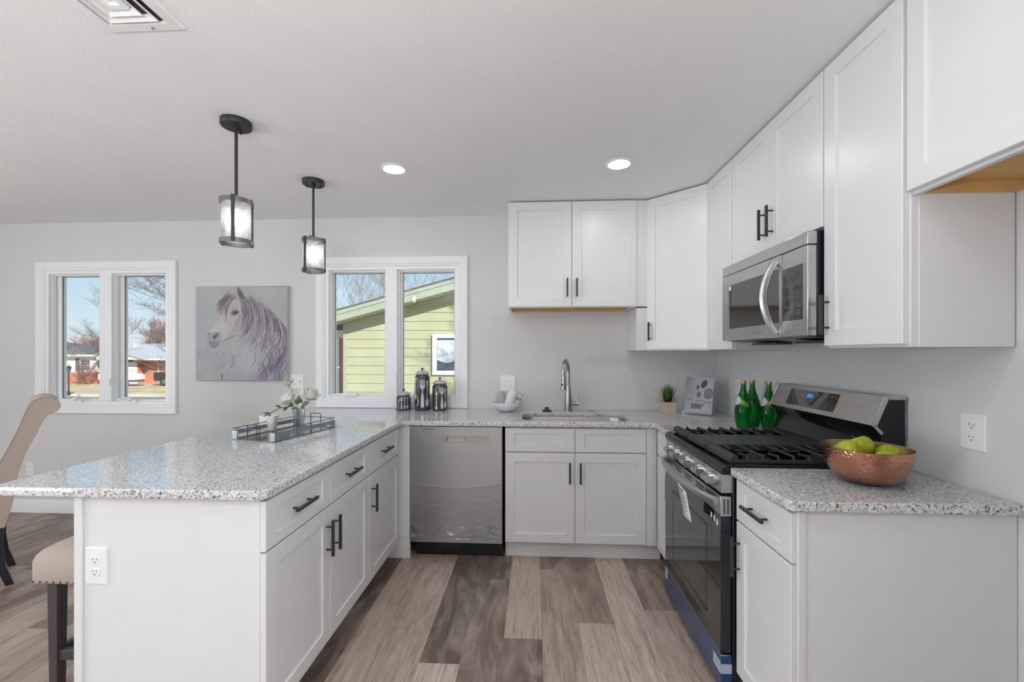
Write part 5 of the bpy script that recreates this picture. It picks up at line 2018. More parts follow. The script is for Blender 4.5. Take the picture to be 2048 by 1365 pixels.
def cover_art(W_=120, H_=168):
    img = np.zeros((H_, W_, 3))
    yy, xx = np.mgrid[0:H_, 0:W_]
    u, v = xx / W_, yy / H_
    rng = np.random.default_rng(8)
    img[:] = np.array([176, 176, 186.])
    img += (np.clip(1 - u * 2.4, 0, 1) * np.clip(1 - v * 1.2, 0, 1))[..., None] * np.array([-40, -48, -62.])
    img += rng.normal(0, 5, (H_, W_, 1))

    def ell(cx, cy_, a, b, ang, col, rim=None):
        ca, sa = math.cos(ang), math.sin(ang)
        X, Y = (u - cx) * ca + (v - cy_) * 1.4 * sa, -(u - cx) * sa + (v - cy_) * 1.4 * ca
        d = np.hypot(X / a, Y / b)
        img[d < 1] = col
        if rim is not None:
            img[(d < 1) & (d > 0.82)] = rim
    ell(0.66, 0.18, 0.10, 0.17, 0.45, (62, 56, 60), (84, 78, 82))
    ell(0.44, 0.28, 0.055, 0.095, 0.3, (88, 78, 82), (110, 104, 108))
    ell(0.49, 0.47, 0.075, 0.115, 0.1, (104, 106, 112), (86, 88, 94))
    ell(0.83, 0.44, 0.16, 0.20, 0.1, (126, 122, 126), (96, 94, 98))
    for cx, y0_, w_ in ((0.22, 0.30, 0.03), (0.40, 0.10, 0.012), (0.30, 0.36, 0.02)):
        img[(abs(u - cx) < w_ / 2) & (v > y0_) & (v < y0_ + 0.22)] = (150, 144, 150)
    img[(u > 0.24) & (u < 0.62) & (v > 0.73) & (v < 0.86)] = (104, 102, 108)
    img[(u > 0.24) & (u < 0.62) & (v > 0.715) & (v < 0.735)] = (132, 130, 136)
    img[(u > 0.10) & (u < 0.56) & (v > 0.89) & (v < 0.925)] = (196, 196, 200)
    m = (u > 0.60 - (v - 0.82) * 0.25) & (u < 0.94) & (v > 0.81) & (v < 0.975)
    img[m] = (186, 184, 184)
    for a, b in (((0.62, 0.80), (0.74, 0.665)), ((0.74, 0.665), (0.90, 0.675)), ((0.90, 0.675), (0.89, 0.80)), ((0.90, 0.68), (1.0, 0.69))):
        for k in range(60):
            t_ = k / 59
            x, y = a[0] + (b[0] - a[0]) * t_, a[1] + (b[1] - a[1]) * t_
            img[(abs(u - x) < 0.009) & (abs(v - y) < 0.008)] = (84, 86, 98)
    # cursive title line
    for k in range(400):
        t_ = k / 399
        x = 0.02 + 0.72 * t_
        if 0.27 < x < 0.38:
            continue
        big_ = 1.0 if (x < 0.12 or 0.38 < x < 0.47) else 0.38
        y = 0.605 + 0.04 * t_ - big_ * 0.028 * math.sin(60 * t_)
        x2 = x + 0.012 * math.cos(60 * t_)
        img[(abs(u - x2) < 0.006) & (abs(v - y) < 0.006)] = (112, 104, 112)
    return np.clip(img, 0, 255)


tl = TL + out_ * 0.0007
picture('cover', cover_art(), tuple(tl), tuple(bu * bw), tuple((BL - TL)), cb, M['photo'])
es = thing('book_stand', 'clear acrylic easel holding up the cookbook', 'book stand', (-0.25, -0.22, ZCT))
g = G()
b0 = BL - out_ * (bt + 0.002) - bu * 0.004 - UZ * 0.004
g.loft([[b0, b0 + bu * (bw + 0.008), b0 + bu * (bw + 0.008) + upv * 0.19, b0 + upv * 0.19], [p - out_ * 0.003 for p in (b0, b0 + bu * (bw + 0.008), b0 + bu * (bw + 0.008) + upv * 0.19, b0 + upv * 0.19)]])
part('back_plate', g, M['clear_glass'], es)
f0 = Vector((BL.x, BL.y, ZCT)) - bu * 0.004
g = G()
f1 = f0 - bn * 0.028
g.loft([[f0 + bn * 0.03, f0 + bn * 0.03 + bu * (bw + 0.008), f1 + bu * (bw + 0.008), f1], [p + UZ * 0.003 for p in (f0 + bn * 0.03, f0 + bn * 0.03 + bu * (bw + 0.008), f1 + bu * (bw + 0.008), f1)]])
g.loft([[f1, f1 + bu * (bw + 0.008), f1 + bu * (bw + 0.008) + bn * 0.003, f1 + bn * 0.003], [p + UZ * 0.022 for p in (f1, f1 + bu * (bw + 0.008), f1 + bu * (bw + 0.008) + bn * 0.003, f1 + bn * 0.003)]])
part('foot_ledge', g, M['clear_glass'], es)
sb = b0 + bu * (bw / 2) + upv * 0.15
g = G().loft([[sb - bu * 0.03, sb + bu * 0.03, sb + bu * 0.03 + bn * 0.003, sb - bu * 0.03 + bn * 0.003], [Vector((p.x, p.y, ZCT)) + bn * 0.07 for p in (sb - bu * 0.03, sb + bu * 0.03, sb + bu * 0.03 + bn * 0.003, sb - bu * 0.03 + bn * 0.003)]])
part('prop_leg', g, M['clear_glass'], es)


# -- green glass bottles
def bottle(x, y, rot, orange, label):
    t = thing('glass_bottle', label, 'bottle', (x, y, ZCT), rot, group='green glass bottles beside the range')
    prof = [(0.030, 0.003), (0.034, 0.0), (0.0375, 0.006), (0.0450, 0.045), (0.0475, 0.085), (0.0455, 0.118), (0.0385, 0.152), (0.0285, 0.186), (0.0190, 0.212), (0.0150, 0.232), (0.0138, 0.248), (0.0138, 0.262), (0.0125, 0.262)]
    g = G().lathe([(0.001, 0.004)] + prof + [(0.001, 0.262)], 40)
    bd = part('bottle_body', g, M['bottle'], t, local=True, smooth=60)
    g = G().lathe([(0.0145, 0.255), (0.0155, 0.257), (0.0155, 0.275), (0.0148, 0.278), (0.001, 0.279)], 24)
    part('cap', g, M['gold'], t, local=True, smooth=40)

    def rad(z):
        for (r0_, z0_), (r1_, z1_) in zip(prof[1:], prof[2:]):
            if z0_ <= z <= z1_:
                return r0_ + (r1_ - r0_) * (z - z0_) / (z1_ - z0_ + 1e-9)
        return 0.0138

    def sp_(a, z, d=0.0008):
        rr_ = rad(z) + d
        return (rr_ * math.cos(a), rr_ * math.sin(a), z)

    def disc(ra, d, hole=0.0):
        gg_ = G()
        rows = []
        for q_ in range(7):
            f_ = hole + (1 - hole) * q_ / 6
            rows.append([sp_(-PI / 2 + ra * f_ * math.cos(2 * PI * k / 28) / 0.036, 0.162 + ra * f_ * math.sin(2 * PI * k / 28), d) for k in range(28)])
        gg_.loft(rows, False, False)
        return gg_

    lb = part('round_label', disc(0.021, 0.0010), M['label_white'], bd, local=True)
    part('label_rim', disc(0.025, 0.0008, 0.82), M['label_edge'], bd, local=True)
    g = G()
    for s in (-1, 1):
        rows = []
        for k in range(12):
            a = -PI / 2 + s * (0.60 + 1.1 * k / 11)
            zc = 0.160 - 0.022 * (k / 11) ** 1.2
            rows.append([sp_(a, zc - 0.013), sp_(a, zc), sp_(a, zc + 0.013)])
        g.loft(rows, False, False, closed=False)
    pieces('shoulder_band', g, M['label_orange' if orange else 'label_green'], bd, local=True)
    return t


bottle(-0.187, -0.800, R(-84), False, 'green glass bottle with a lime green band, front left of three')
bottle(-0.098, -0.726, R(-120), True, 'green glass bottle behind the other two, tallest in view')
bottle(-0.066, -0.850, R(-84), True, 'green glass bottle with an orange band, right of three, beside the range back')

# -- copper bowl with apples
cbx, cby = -0.288, -1.872
t = thing('fruit_bowl', 'hammered copper bowl of green apples on the short worktop', 'bowl', (cbx, cby, ZCT))
go, gi = G(), G()
go.lathe([(0.001, 0.0), (0.040, 0.0), (0.050, 0.002), (0.078, 0.013), (0.103, 0.038), (0.119, 0.072), (0.1265, 0.108), (0.1275, 0.122)], 72, cap1=False)
part('outer_shell', go, M['copper'], t, local=True, smooth=70)
gi.lathe([(0.1276, 0.122), (0.1255, 0.1228), (0.1225, 0.108), (0.115, 0.073), (0.099, 0.041), (0.075, 0.017), (0.001, 0.008)], 72, cap0=False)
part('lining', gi, M['copper_in'], t, local=True, smooth=70)


def apple(x, y, z, tilt, rot, label, r_=0.041):
    t = thing('green_apple', label, 'apple', (x, y, z), rot, group='green apples in the copper bowl')
    prof = []
    for k in range(25):
        a = -PI / 2 + PI * k / 24
        c_, s_ = math.cos(a), math.sin(a)
        rad_ = r_ * (1.0 + 0.06 * s_) * c_ ** 0.85 if c_ > 1e-6 else 0.0005
        zz = r_ * 0.90 * s_
        if s_ > 0.8:
            zz -= r_ * 0.28 * ((s_ - 0.8) / 0.2) ** 1.5
        if s_ < -0.85:
            zz += r_ * 0.18 * ((-s_ - 0.85) / 0.15) ** 1.5
        prof.append((max(rad_, 0.0005), zz))
    tm = Matrix.Rotation(tilt, 4, 'X')
    g = G().lathe(prof, 32).xf(tm)
    part('flesh', g, M['apple'], t, local=True, smooth=80)
    g = G().tube([(0, 0, r_ * 0.60), (0.001, 0, r_ * 0.85), (0.004, 0.001, r_ * 1.12)], [0.0012, 0.0011, 0.0016], 6).xf(tm)
    part('stem', g, M['stem'], t, local=True)
    return t


za = ZCT
apple(cbx - 0.070, cby - 0.020, za + 0.104, R(70), R(40), 'left green apple, largest in view, in the copper bowl', 0.043)
apple(cbx + 0.004, cby + 0.032, za + 0.114, R(32), R(-150), 'top middle green apple with its stem hollow showing, in the copper bowl', 0.041)
apple(cbx + 0.072, cby + 0.000, za + 0.090, R(80), R(120), 'right rear green apple, partly hidden in the copper bowl', 0.038)
apple(cbx + 0.020, cby - 0.062, za + 0.087, R(75), R(200), 'front green apple, just above the rim of the copper bowl', 0.038)
apple(cbx - 0.054, cby + 0.062, za + 0.074, R(60), R(10), 'rear green apple showing as a sliver at the left rim of the copper bowl', 0.033)

# -- wire tray with candle and roses
tr_c = Vector((-2.786, -1.106, ZCT))
ta = math.atan2(-0.923 + 1.346, -2.607 + 2.702)          # direction of the long side
ty = thing('wire_tray', 'galvanised wire tray with two loop handles on the peninsula', 'tray', tuple(tr_c), ta)
la, lb = 0.222, 0.134     # half length, half width
zt0, zt1 = 0.0, 0.058
g = G()
wr_ = 0.0022
for z in (0.003, zt1):
    g.tube([(-la, -lb, z), (la, -lb, z), (la, lb, z), (-la, lb, z)], wr_, 6, closed=True)
for x in (-0.075, 0.03):
    for y in (-lb, lb):
        g.tube([(x, y, 0.003), (x, y, zt1)], wr_, 6)
part('wire_frame', g, M['wire'], ty, local=True)
part('base_plate', G().box(-la, la, -lb, lb, 0.0004, 0.0024), M['clear_glass'], ty, local=True)
for sx in (-1, 1):
    for sy in (-1, 1):
        g = G()
        x, y = sx * la, sy * lb
        g.box(x, x - sx * 0.032, y - sy * 0.0008, y + sy * 0.0008, 0.003, 0.046)
        g.box(x - sx * 0.0008, x + sx * 0.0008, y, y - sy * 0.032, 0.003, 0.046)
        part('corner_bracket', g, M['galv'], ty, local=True)
for sx in (-1, 1):
    g = G()
    x = sx * la
    pts = [(x, -0.036, 0.003), (x, -0.036, 0.074), (x, -0.032, 0.080), (x, 0.032, 0.080), (x, 0.036, 0.074), (x, 0.036, 0.003)]
    g.tube(pts, 0.0024, 8)
    part('loop_handle', g, M['wire'], ty, local=True)
g = G()
for sy in (-1, 1):
    g.box(-la + 0.034, la - 0.034, sy * lb - 0.0007, sy * lb + 0.0007, 0.024, 0.046)
pieces('side_band', g, M['galv'], ty, local=True)

cnx, cny = -2.928, -1.045
cd = thing('candle', 'white square candle holder in the wire tray, left of the roses', 'candle', (cnx, cny, ZCT + 0.003), R(12))
g = G()


def sq(h_, z, wav=0.0):
    pts = rrect(-h_, h_, -h_, h_, h_ * 0.3, 5)
    return [(x, y, z + wav * math.sin(k * 2.1)) for k, (x, y) in enumerate(pts)]


g.loft([sq(0.030, 0), sq(0.032, 0.003), sq(0.041, 0.080), sq(0.0415, 0.086, 0.0025), sq(0.038, 0.086, 0.0025), sq(0.036, 0.074)], True, True)
part('holder', g, M['wax'], cd, local=True, smooth=40)
part('wick', G().tube([(0, 0, 0.072), (0.001, 0, 0.082)], 0.001, 6), M['ink_dark'], cd, local=True)

vx, vy = -2.786, -0.985
g = G()
g.lathe([(0.001, 0.0), (0.026, 0.0), (0.029, 0.002), (0.027, 0.03), (0.031, 0.075), (0.034, 0.112), (0.0325, 0.112), (0.0295, 0.075), (0.0255, 0.03), (0.025, 0.010), (0.001, 0.009)], 36, (vx, vy, ZCT + 0.003))
solo('glass_vase', g, M['clear_glass'], 'clear glass vase holding the white roses in the wire tray', 'vase', smooth=60)


def leaf(g, p, d, n_, L, w_):
    p, d = Vector(p), Vector(d).normalized()
    s = d.cross(Vector(n_)).normalized()
    nn = s.cross(d)
    rows = []
    for k in range(7):
        t_ = k / 6
        ww = w_ * math.sin(PI * (0.06 + 0.94 * t_) ** 0.8) + 0.0004
        c_ = p + d * L * t_ + nn * (0.12 * L * math.sin(PI * t_))
        rows.append([c_ - s * ww + nn * 0.15 * ww, c_, c_ + s * ww + nn * 0.15 * ww])
    g.loft(rows, False, False, closed=False)


def petals(g, c, axis, R_, rr_):
    axis = Vector(axis).normalized()
    q = axis.to_track_quat('Z', 'Y').to_matrix().to_4x4()
    m = Matrix.Translation(Vector(c)) @ q
    for layer, (n_, rad_, op, hh) in enumerate(((3, 0.34, -0.3, 0.98), (3, 0.56, 0.0, 1.0), (4, 0.78, 0.30, 0.95), (5, 1.0, 0.75, 0.80))):
        for k in range(n_):
            a0 = 2 * PI * k / n_ + layer * 0.7 + rr_.uniform(-.15, .15)
            rows = []
            for j in range(6):
                v = j / 5
                row = []
                for i in range(7):
                    u = i / 6 - 0.5
                    wdt = (2 * PI / n_) * 1.25 * (0.62 + 0.38 * math.sin(PI * (0.1 + 0.62 * v)))
                    a = a0 + u * wdt
                    rr2 = R_ * rad_ * (0.35 + 0.65 * math.sin(v * PI / 2)) * (1 + op * 0.25 * v * v)
                    z = R_ * (-0.55 + 1.35 * hh * v - op * 0.35 * v ** 3) - R_ * 0.30 * abs(2 * u) ** 3 * v
                    row.append(m @ Vector((rr2 * math.cos(a), rr2 * math.sin(a), z)))
                rows.append(row)
            g.loft(rows, False, False, closed=False)


rr = random.Random(21)
base = Vector((vx, vy, ZCT + 0.016))


def rose(top, axis, R_, mid, label, leaves, off=0.0):
    t = thing('white_rose', label, 'flower', (vx + off, vy, ZCT + 0.015))
    g = G()
    petals(g, top, axis, R_, rr)
    part('bloom', g, M['petal'], t, smooth=80)
    g = G().tube([base + Vector((off, 0, 0)), base + Vector((off * 0.5, 0, 0.10)), Vector(mid), Vector(top) - Vector(axis).normalized() * R_ * 0.5], 0.0019, 6)
    part('stem', g, M['stem'], t)
    for p, d, n_, L, w_ in leaves:
        g = G()
        leaf(g, p, d, n_, L, w_)
        part('leaf', g, M['leaf'], t, smooth=80)
    return t


C0 = Vector((vx, vy, ZCT))
rose(C0 + Vector((-0.058, -0.020, 0.172)), (-0.45, -0.35, 0.8), 0.044, C0 + Vector((-0.022, -0.008, 0.135)), 'left white rose in the glass vase',
     [(C0 + Vector((-0.030, -0.02, 0.135)), (-0.7, -0.5, -0.15), (0, -0.5, 1), 0.035, 0.011), (C0 + Vector((-0.024, -0.02, 0.138)), (-0.5, -0.3, 0.7), (0, -1, 0.4), 0.032, 0.010), (C0 + Vector((-0.01, -0.012, 0.12)), (-0.9, -0.2, -0.2), (0, -0.4, 1), 0.03, 0.009)], -0.006)
rose(C0 + Vector((0.050, 0.030, 0.196)), (0.35, -0.35, 0.85), 0.050, C0 + Vector((0.014, 0.006, 0.14)), 'right white rose, the higher one, in the glass vase',
     [(C0 + Vector((0.022, -0.022, 0.155)), (-0.08, -0.3, 1), (0, -1, 0.1), 0.050, 0.018), (C0 + Vector((0.032, -0.02, 0.140)), (0.95, -0.2, 0.42), (0, -1, 0.5), 0.056, 0.016), (C0 + Vector((0.028, -0.02, 0.142)), (0.5, -0.3, -0.5), (0, -1, 0.3), 0.034, 0.013), (C0 + Vector((0.008, -0.02, 0.150)), (-0.65, -0.2, 0.75), (0, -1, 0.1), 0.036, 0.012), (C0 + Vector((0.0, -0.02, 0.125)), (-0.6, -0.5, -0.2), (0, -0.6, 1), 0.036, 0.010)], 0.006)
# leafy sprig rising to the painting
sp1 = thing('leafy_sprig', 'thin sprig with pale green leaves rising above the roses', 'sprig', (vx, vy, ZCT + 0.012))
spts = [base + Vector((-0.003, 0.006, 0)), C0 + Vector((-0.012, 0.004, 0.13)), C0 + Vector((-0.040, 0.004, 0.19)), C0 + Vector((-0.046, 0.004, 0.235)), C0 + Vector((-0.060, 0.002, 0.262))]
part('stem', G().tube(spts, 0.0016, 6), M['stem'], sp1)
for k in range(11):
    a = rr.uniform(0, 2 * PI)
    g = G()
    p = C0 + Vector((-0.062 + rr.uniform(-0.008, 0.010), rr.uniform(-.006, .006), 0.258 + rr.uniform(-0.004, 0.030)))
    leaf(g, p, (math.cos(a), -0.3, math.sin(a) * 0.8 + 0.15), (0, -1, 0.2), rr.uniform(0.024, 0.034), 0.008)
    part('leaf', g, M['leaf_pale'], sp1, smooth=80)
# drooping stem to the candle
sp2 = thing('drooping_sprig', 'thin dark sprig arching from the vase down to the candle', 'sprig', (vx - 0.002, vy - 0.004, ZCT + 0.012))
dp_ = [base + Vector((-0.004, -0.006, 0)), C0 + Vector((-0.010, -0.010, 0.125)), C0 + Vector((-0.050, -0.020, 0.134)), C0 + Vector((-0.090, -0.030, 0.128)), C0 + Vector((-0.122, -0.044, 0.112)), C0 + Vector((-0.140, -0.054, 0.098))]
part('stem', G().tube(dp_, 0.0022, 6), M['stem'], sp2)
for p, d in ((dp_[5], (-1, -0.2, 0.0)), (dp_[5], (-0.7, -0.4, -0.5)), (dp_[5], (0.2, -0.3, -0.8)), (dp_[3], (-0.9, 0.1, 0.35)), (dp_[2], (-0.5, -0.3, -0.7)), (dp_[2], (-0.7, -0.4, -0.5))):
    g = G()
    leaf(g, p, d, (0, -0.8, 0.6), 0.040, 0.006)
    part('leaf', g, M['stem'], sp2, smooth=80)

# ================================================================== SEATING
# counter stool under the overhang
sx0, sx1, sy0, sy1 = -3.402, -3.000, -1.828, -1.425
stl = thing('counter_stool', 'backless beige upholstered counter stool with dark legs tucked under the peninsula', 'stool', ((sx0 + sx1) / 2, (sy0 + sy1) / 2, 0))
g = G()
loops = []
for ins, z in ((0.006, 0.440), (0.0, 0.446), (0.0, 0.525), (0.006, 0.546), (0.018, 0.562), (0.040, 0.576), (0.085, 0.590), (0.14, 0.599)):
    loops.append([(x, y, z) for x, y in rrect(sx0 + ins, sx1 - ins, sy0 + ins, sy1 - ins, 0.018 + ins * 0.2, 5)])
g.loft(loops)
cu_ = part('cushion', g, M['linen'], stl, smooth=60)
g = G()
for k in range(14):
    x = sx0 + 0.016 + (sx1 - sx0 - 0.032) * k / 13
    g.sphere((x, sy0 - 0.001, 0.449), 0.0034, 8, 6)
    g.sphere((x, sy1 + 0.001, 0.449), 0.0034, 8, 6)
for k in range(13):
    y = sy0 + 0.016 + (sy1 - sy0 - 0.032) * k / 12
    g.sphere((sx0 - 0.001, y, 0.449), 0.0034, 8, 6)
    g.sphere((sx1 + 0.001, y, 0.449), 0.0034, 8, 6)
part('nailheads', g, M['pend'], cu_)
lw_ = 0.042
for x in (sx0 + 0.046, sx1 - 0.046 - lw_):
    for y in (sy0 + 0.022, sy1 - 0.022 - lw_):
        g = G().loft([[(x + d, y + d, 0), (x + lw_ - d, y + d, 0), (x + lw_ - d, y + lw_ - d, 0), (x + d, y + lw_ - d, 0)] if k == 0 else [(x, y, 0.439), (x + lw_, y, 0.439), (x + lw_, y + lw_, 0.439), (x, y + lw_, 0.439)] for k, d in ((0, 0.004), (1, 0))])
        part('leg', g, M['dark_wood'], stl, bev=0.002)
xa, xb = sx0 + 0.046 + lw_ / 2, sx1 - 0.046 - lw_ / 2
ya, yb = sy0 + 0.022 + lw_ / 2, sy1 - 0.022 - lw_ / 2
for P_, Q_ in (((xa, ya), (xb, ya)), ((xa, yb), (xb, yb)), ((xa, ya), (xa, yb)), ((xb, ya), (xb, yb))):
    g = G()
    g.box(P_[0] - 0.011, Q_[0] + 0.011, P_[1] - 0.011, Q_[1] + 0.011, 0.122, 0.162)
    part('stretcher', g, M['dark_wood'], stl, bev=0.002)

# dining chair: side profile in (u forward, z), turned so the back is seen edge on
chm_f = Vector((-0.63, -0.77, 0)).normalized()
ch_rot = math.atan2(chm_f.y, chm_f.x)
ch = thing('dining_chair', 'beige upholstered dining chair with scrolled back and curved black legs, left edge of view', 'chair', (-4.44, -1.07, 0), ch_rot)
# local axes: x forward, y to the chair's left; the near side (towards the camera) is y = 0
vw = (0.0, 0.44)
near_is_plus = False
latw = Vector((-0.77, 0.63, 0))
ly = Vector((-chm_f.y, chm_f.x, 0))
sgn = 1 if ly.dot(latw) > 0 else -1
rear = [(0.040, 0.345), (0.028, 0.40), (0.009, 0.495), (-0.006, 0.637), (-0.039, 0.763), (-0.079, 0.861), (-0.108, 0.945), (-0.128, 0.975), (-0.152, 0.984), (-0.174, 0.999), (-0.183, 1.023), (-0.176, 1.050), (-0.156, 1.070)]
frontp = [(-0.128, 1.080), (-0.096, 1.078), (-0.066, 1.060), (-0.044, 1.010), (-0.020, 0.927), (0.019, 0.816), (0.056, 0.721), (0.085, 0.62), (0.100, 0.52), (0.100, 0.345)]
prof = rear + frontp
lps = []
for v_, ins in ((0.0, 0.012), (0.010, 0.0), (0.375, 0.0), (0.385, 0.012)):
    cxp = sum(p[0] for p in prof) / len(prof)
    lps.append([(x + (0.006 if ins else 0) * (1 if x < 0 else -1) * 0.5, sgn * v_, z) for x, z in prof])
part('backrest', G().loft(lps), M['linen'], ch, local=True, smooth=50)
g = G()
g.tube([(x, sgn * -0.001, z) for x, z in prof], 0.0035, 6, closed=True)
part('piping', g, M['linen'], ch, local=True)
g = G()
lps = []
for ins, z in ((0.0, 0.345), (0.0, 0.455), (0.012, 0.480), (0.05, 0.500), (0.12, 0.508)):
    lps.append([(x, sgn * y, z) for x, y in rrect(0.101 + ins * 0.2, 0.58 - ins, 0.0 + ins, 0.385 - ins, 0.03, 5)])
g.loft(lps)
part('seat', g, M['linen'], ch, local=True, smooth=60)
for v_ in (0.004, 0.340):
    g = G()
    lps = []
    for u_, z, w_ in ((0.042, 0.345, 0.040), (0.046, 0.22, 0.038), (0.034, 0.11, 0.035), (0.004, 0.0, 0.032)):
        lps.append([(u_, sgn * v_, z), (u_ + w_, sgn * v_, z), (u_ + w_, sgn * (v_ + 0.038), z), (u_, sgn * (v_ + 0.038), z)])
    part('leg', G().loft(lps), M['chair_leg'], ch, local=True, bev=0.003)
    g = G().loft([[(u_, sgn * v_, z), (u_ + w_, sgn * v_, z), (u_ + w_, sgn * (v_ + w_), z), (u_, sgn * (v_ + w_), z)] for u_, z, w_ in ((0.52, 0.344, 0.042), (0.525, 0.0, 0.032))])
    part('leg', g, M['chair_leg'], ch, local=True, bev=0.003)

# ================================================================== OUTSIDE
GZ = -1.50
g = G()
g.add([(-90, 0.4, GZ), (40, 0.4, GZ), (40, 130, GZ), (-90, 130, GZ)], [(0, 1, 2, 3)])
tag(struct('ground_lawn', g, M['lawn']), kind='structure')
g = G().box(-47, -33, 24.2, 34.35, GZ, GZ + 0.015)
g.v = [(-40.0, 26.5, GZ + 0.012), (-33.2, 26.5, GZ + 0.012), (-33.2, 34.2, GZ + 0.012), (-39.6, 34.2, GZ + 0.012)]
g.f, g.mi = [(0, 1, 2, 3)], [0]
tag(struct('driveway', g, M['concrete']), kind='structure')
g = G()
g.add([(-60, 23.2, GZ + 0.012), (10, 23.2, GZ + 0.012), (10, 24.6, GZ + 0.012), (-60, 24.6, GZ + 0.012)], [(0, 1, 2, 3)])
tag(struct('sidewalk', g, plain('sidewalk_concrete', S(226, 216, 200), 0.9)), kind='structure')

# -- green neighbour house (gable end towards us)
NY = 9.0
nh = thing('neighbor_house', 'pale green lap-sided house with a sloping rake seen through the wider window', 'house', (-2.5, NY, GZ))
slope = 0.264
lap = 0.26


def rake(x):           # underside line of the roof at the wall plane
    return 2.226 + (x + 6.99) * slope


xl_, xr_ = -7.0, 6.0
g = G()
z = -1.62
while z < 5.9:
    zt_ = z + lap
    xs = xl_
    if z > rake(xl_):
        xs = xl_ + (z - rake(xl_)) / slope
    xe = xr_
    top0, top1 = min(zt_, max(z, rake(xs))), zt_
    # each board: tilted front face, thick bottom edge
    x_top = max(xs, xl_ + (zt_ - rake(xl_)) / slope) if zt_ > rake(xl_) else xs
    if x_top >= xe:
        break
    g.add([(xs, NY - 0.022, z), (xe, NY - 0.022, z), (xe, NY - 0.004, zt_), (x_top, NY - 0.004, zt_), (xs, NY, z), (xe, NY, z)],
          [(0, 1, 2, 3), (0, 4, 5, 1)])
    z = zt_
part('siding', g, M['siding'], nh, smooth=0)
g = G()
g.loft([[(xl_, y, GZ), (xr_, y, GZ), (xr_, y, rake(xr_)), (xl_, y, rake(xl_))] for y in (NY, NY + 9)])
part('wall', g, M['siding'], nh, smooth=0)
part('corner_board', G().box(xl_ - 0.03, xl_ + 0.07, NY - 0.035, NY, GZ, rake(xl_) - 0.02), M['fascia'], nh)
# roof with overhang towards us
ov = 0.62
xo = xl_ - 1.5
g = G()
tz = 0.325
g.loft([[(xo, y, rake(xo) + tz - 0.02), (xr_, y, rake(xr_) + tz - 0.02), (xr_, y, rake(xr_) + tz + 0.02), (xo, y, rake(xo) + tz + 0.02)] for y in (NY - ov - 0.03, NY + 9.5)])
part('roof', g, M['shingle'], nh, smooth=0)
g = G()
for da, db, dy in ((0.0, 0.180, 0.0), (0.190, 0.300, -0.012)):
    g.loft([[(xo, y, rake(xo) + da), (xr_, y, rake(xr_) + da), (xr_, y, rake(xr_) + db), (xo, y, rake(xo) + db)] for y in (NY - ov + dy, NY - ov + 0.03)])
part('fascia', g, M['fascia'], nh, smooth=0)
g = G()
n_ = 60
for k in range(n_):
    xa_, xb_ = xo + (xr_ - xo) * k / n_, xo + (xr_ - xo) * (k + 0.96) / n_
    g.loft([[(x, y, rake(x) + d) for x, y in ((xa_, NY - ov + 0.03), (xb_, NY - ov + 0.03), (xb_, NY), (xa_, NY))] for d in (0.008, 0.03)])
part('soffit', g, M['fascia'], nh, smooth=0)
# window with lace curtain
wx0, wx1, wz0_, wz1_ = -4.36, -2.90, 0.715, 1.885
g = G()
for a, b, c_, d_ in ((wx0, wx1, wz1_ - 0.10, wz1_), (wx0, wx1, wz0_, wz0_ + 0.12), (wx0, wx0 + 0.13, wz0_ + 0.12, wz1_ - 0.10), (wx1 - 0.11, wx1, wz0_ + 0.12, wz1_ - 0.10)):
    g.box(a, b, NY - 0.075, NY - 0.01, c_, d_)
nw = part('window_frame', g, M['trim'], nh)
part('pane', G().box(wx0 + 0.13, wx1 - 0.11, NY - 0.046, NY - 0.042, wz0_ + 0.12, wz1_ - 0.10), M['window_dark'], nw)
g = G()
nn_ = 40
g.loft([[(wx0 + 0.14 + (wx1 - wx0 - 0.28) * k / nn_, NY - 0.052 - 0.004 * math.sin(k * 1.3), zz) for k in range(nn_ + 1)] for zz in (wz1_ - 0.16, wz1_ - 0.5)] + [[(wx0 + 0.14 + (wx1 - wx0 - 0.28) * k / nn_, NY - 0.052 - 0.004 * math.sin(k * 1.3), wz0_ + 0.44 - 0.09 * abs(math.sin(k * 0.16))) for k in range(nn_ + 1)]], False, False, closed=False)
part('lace_curtain', g, M['curtain'], nw, smooth=60)
# brick front section set back beyond the corner
g = G().box(xl_ - 2.6, xl_ - 0.03, NY + 0.45, NY + 0.65, GZ, rake(xl_) - 0.30)
part('brick_wall', g, M['brick'], nh)
part('porch_beam', G().box(xl_ - 2.6, xl_ - 0.03, NY + 0.35, NY + 0.50, rake(xl_) - 0.42, rake(xl_) - 0.18), M['white_siding'], nh)
g = G().box(xl_ - 1.30, xl_ - 0.36, NY + 0.40, NY + 0.45, GZ, 1.80)
sd = part('storm_door', g, M['trim'], nh)
part('door_glass', G().box(xl_ - 1.2, xl_ - 0.46, NY + 0.385, NY + 0.40, GZ + 0.4, 1.70), M['window_dark'], sd)

# -- house across the street, left
HY = 34.4
ha = thing('brick_house', 'white and brick house with a dark hip roof, across the street, left window pane', 'house', (-45, HY, GZ))
part('white_wall', G().box(-54, -41.9, HY, HY + 8, -0.42, 1.05), M['white_siding'], ha)
part('brick_wall', G().box(-54, -41.9, HY - 0.08, HY + 8, GZ, -0.42), M['brick'], ha)
part('fascia', G().box(-54.4, -41.4, HY - 0.5, HY + 8.4, 1.05, 1.24), M['white_siding'], ha)
g = G()
g.loft([[(-54.4, HY - 0.55, 1.24), (-41.3, HY - 0.55, 1.24), (-41.3, HY + 8.5, 1.24), (-54.4, HY + 8.5, 1.24)], [(-52, HY + 4, 2.48), (-49.6, HY + 4, 2.48), (-49.6, HY + 4.01, 2.48), (-52, HY + 4.01, 2.48)]])
part('roof', g, M['shingle'], ha, smooth=0)
part('shutter', G().box(-44.06, -43.68, HY - 0.06, HY, -0.34, 0.86), M['shutter'], ha)
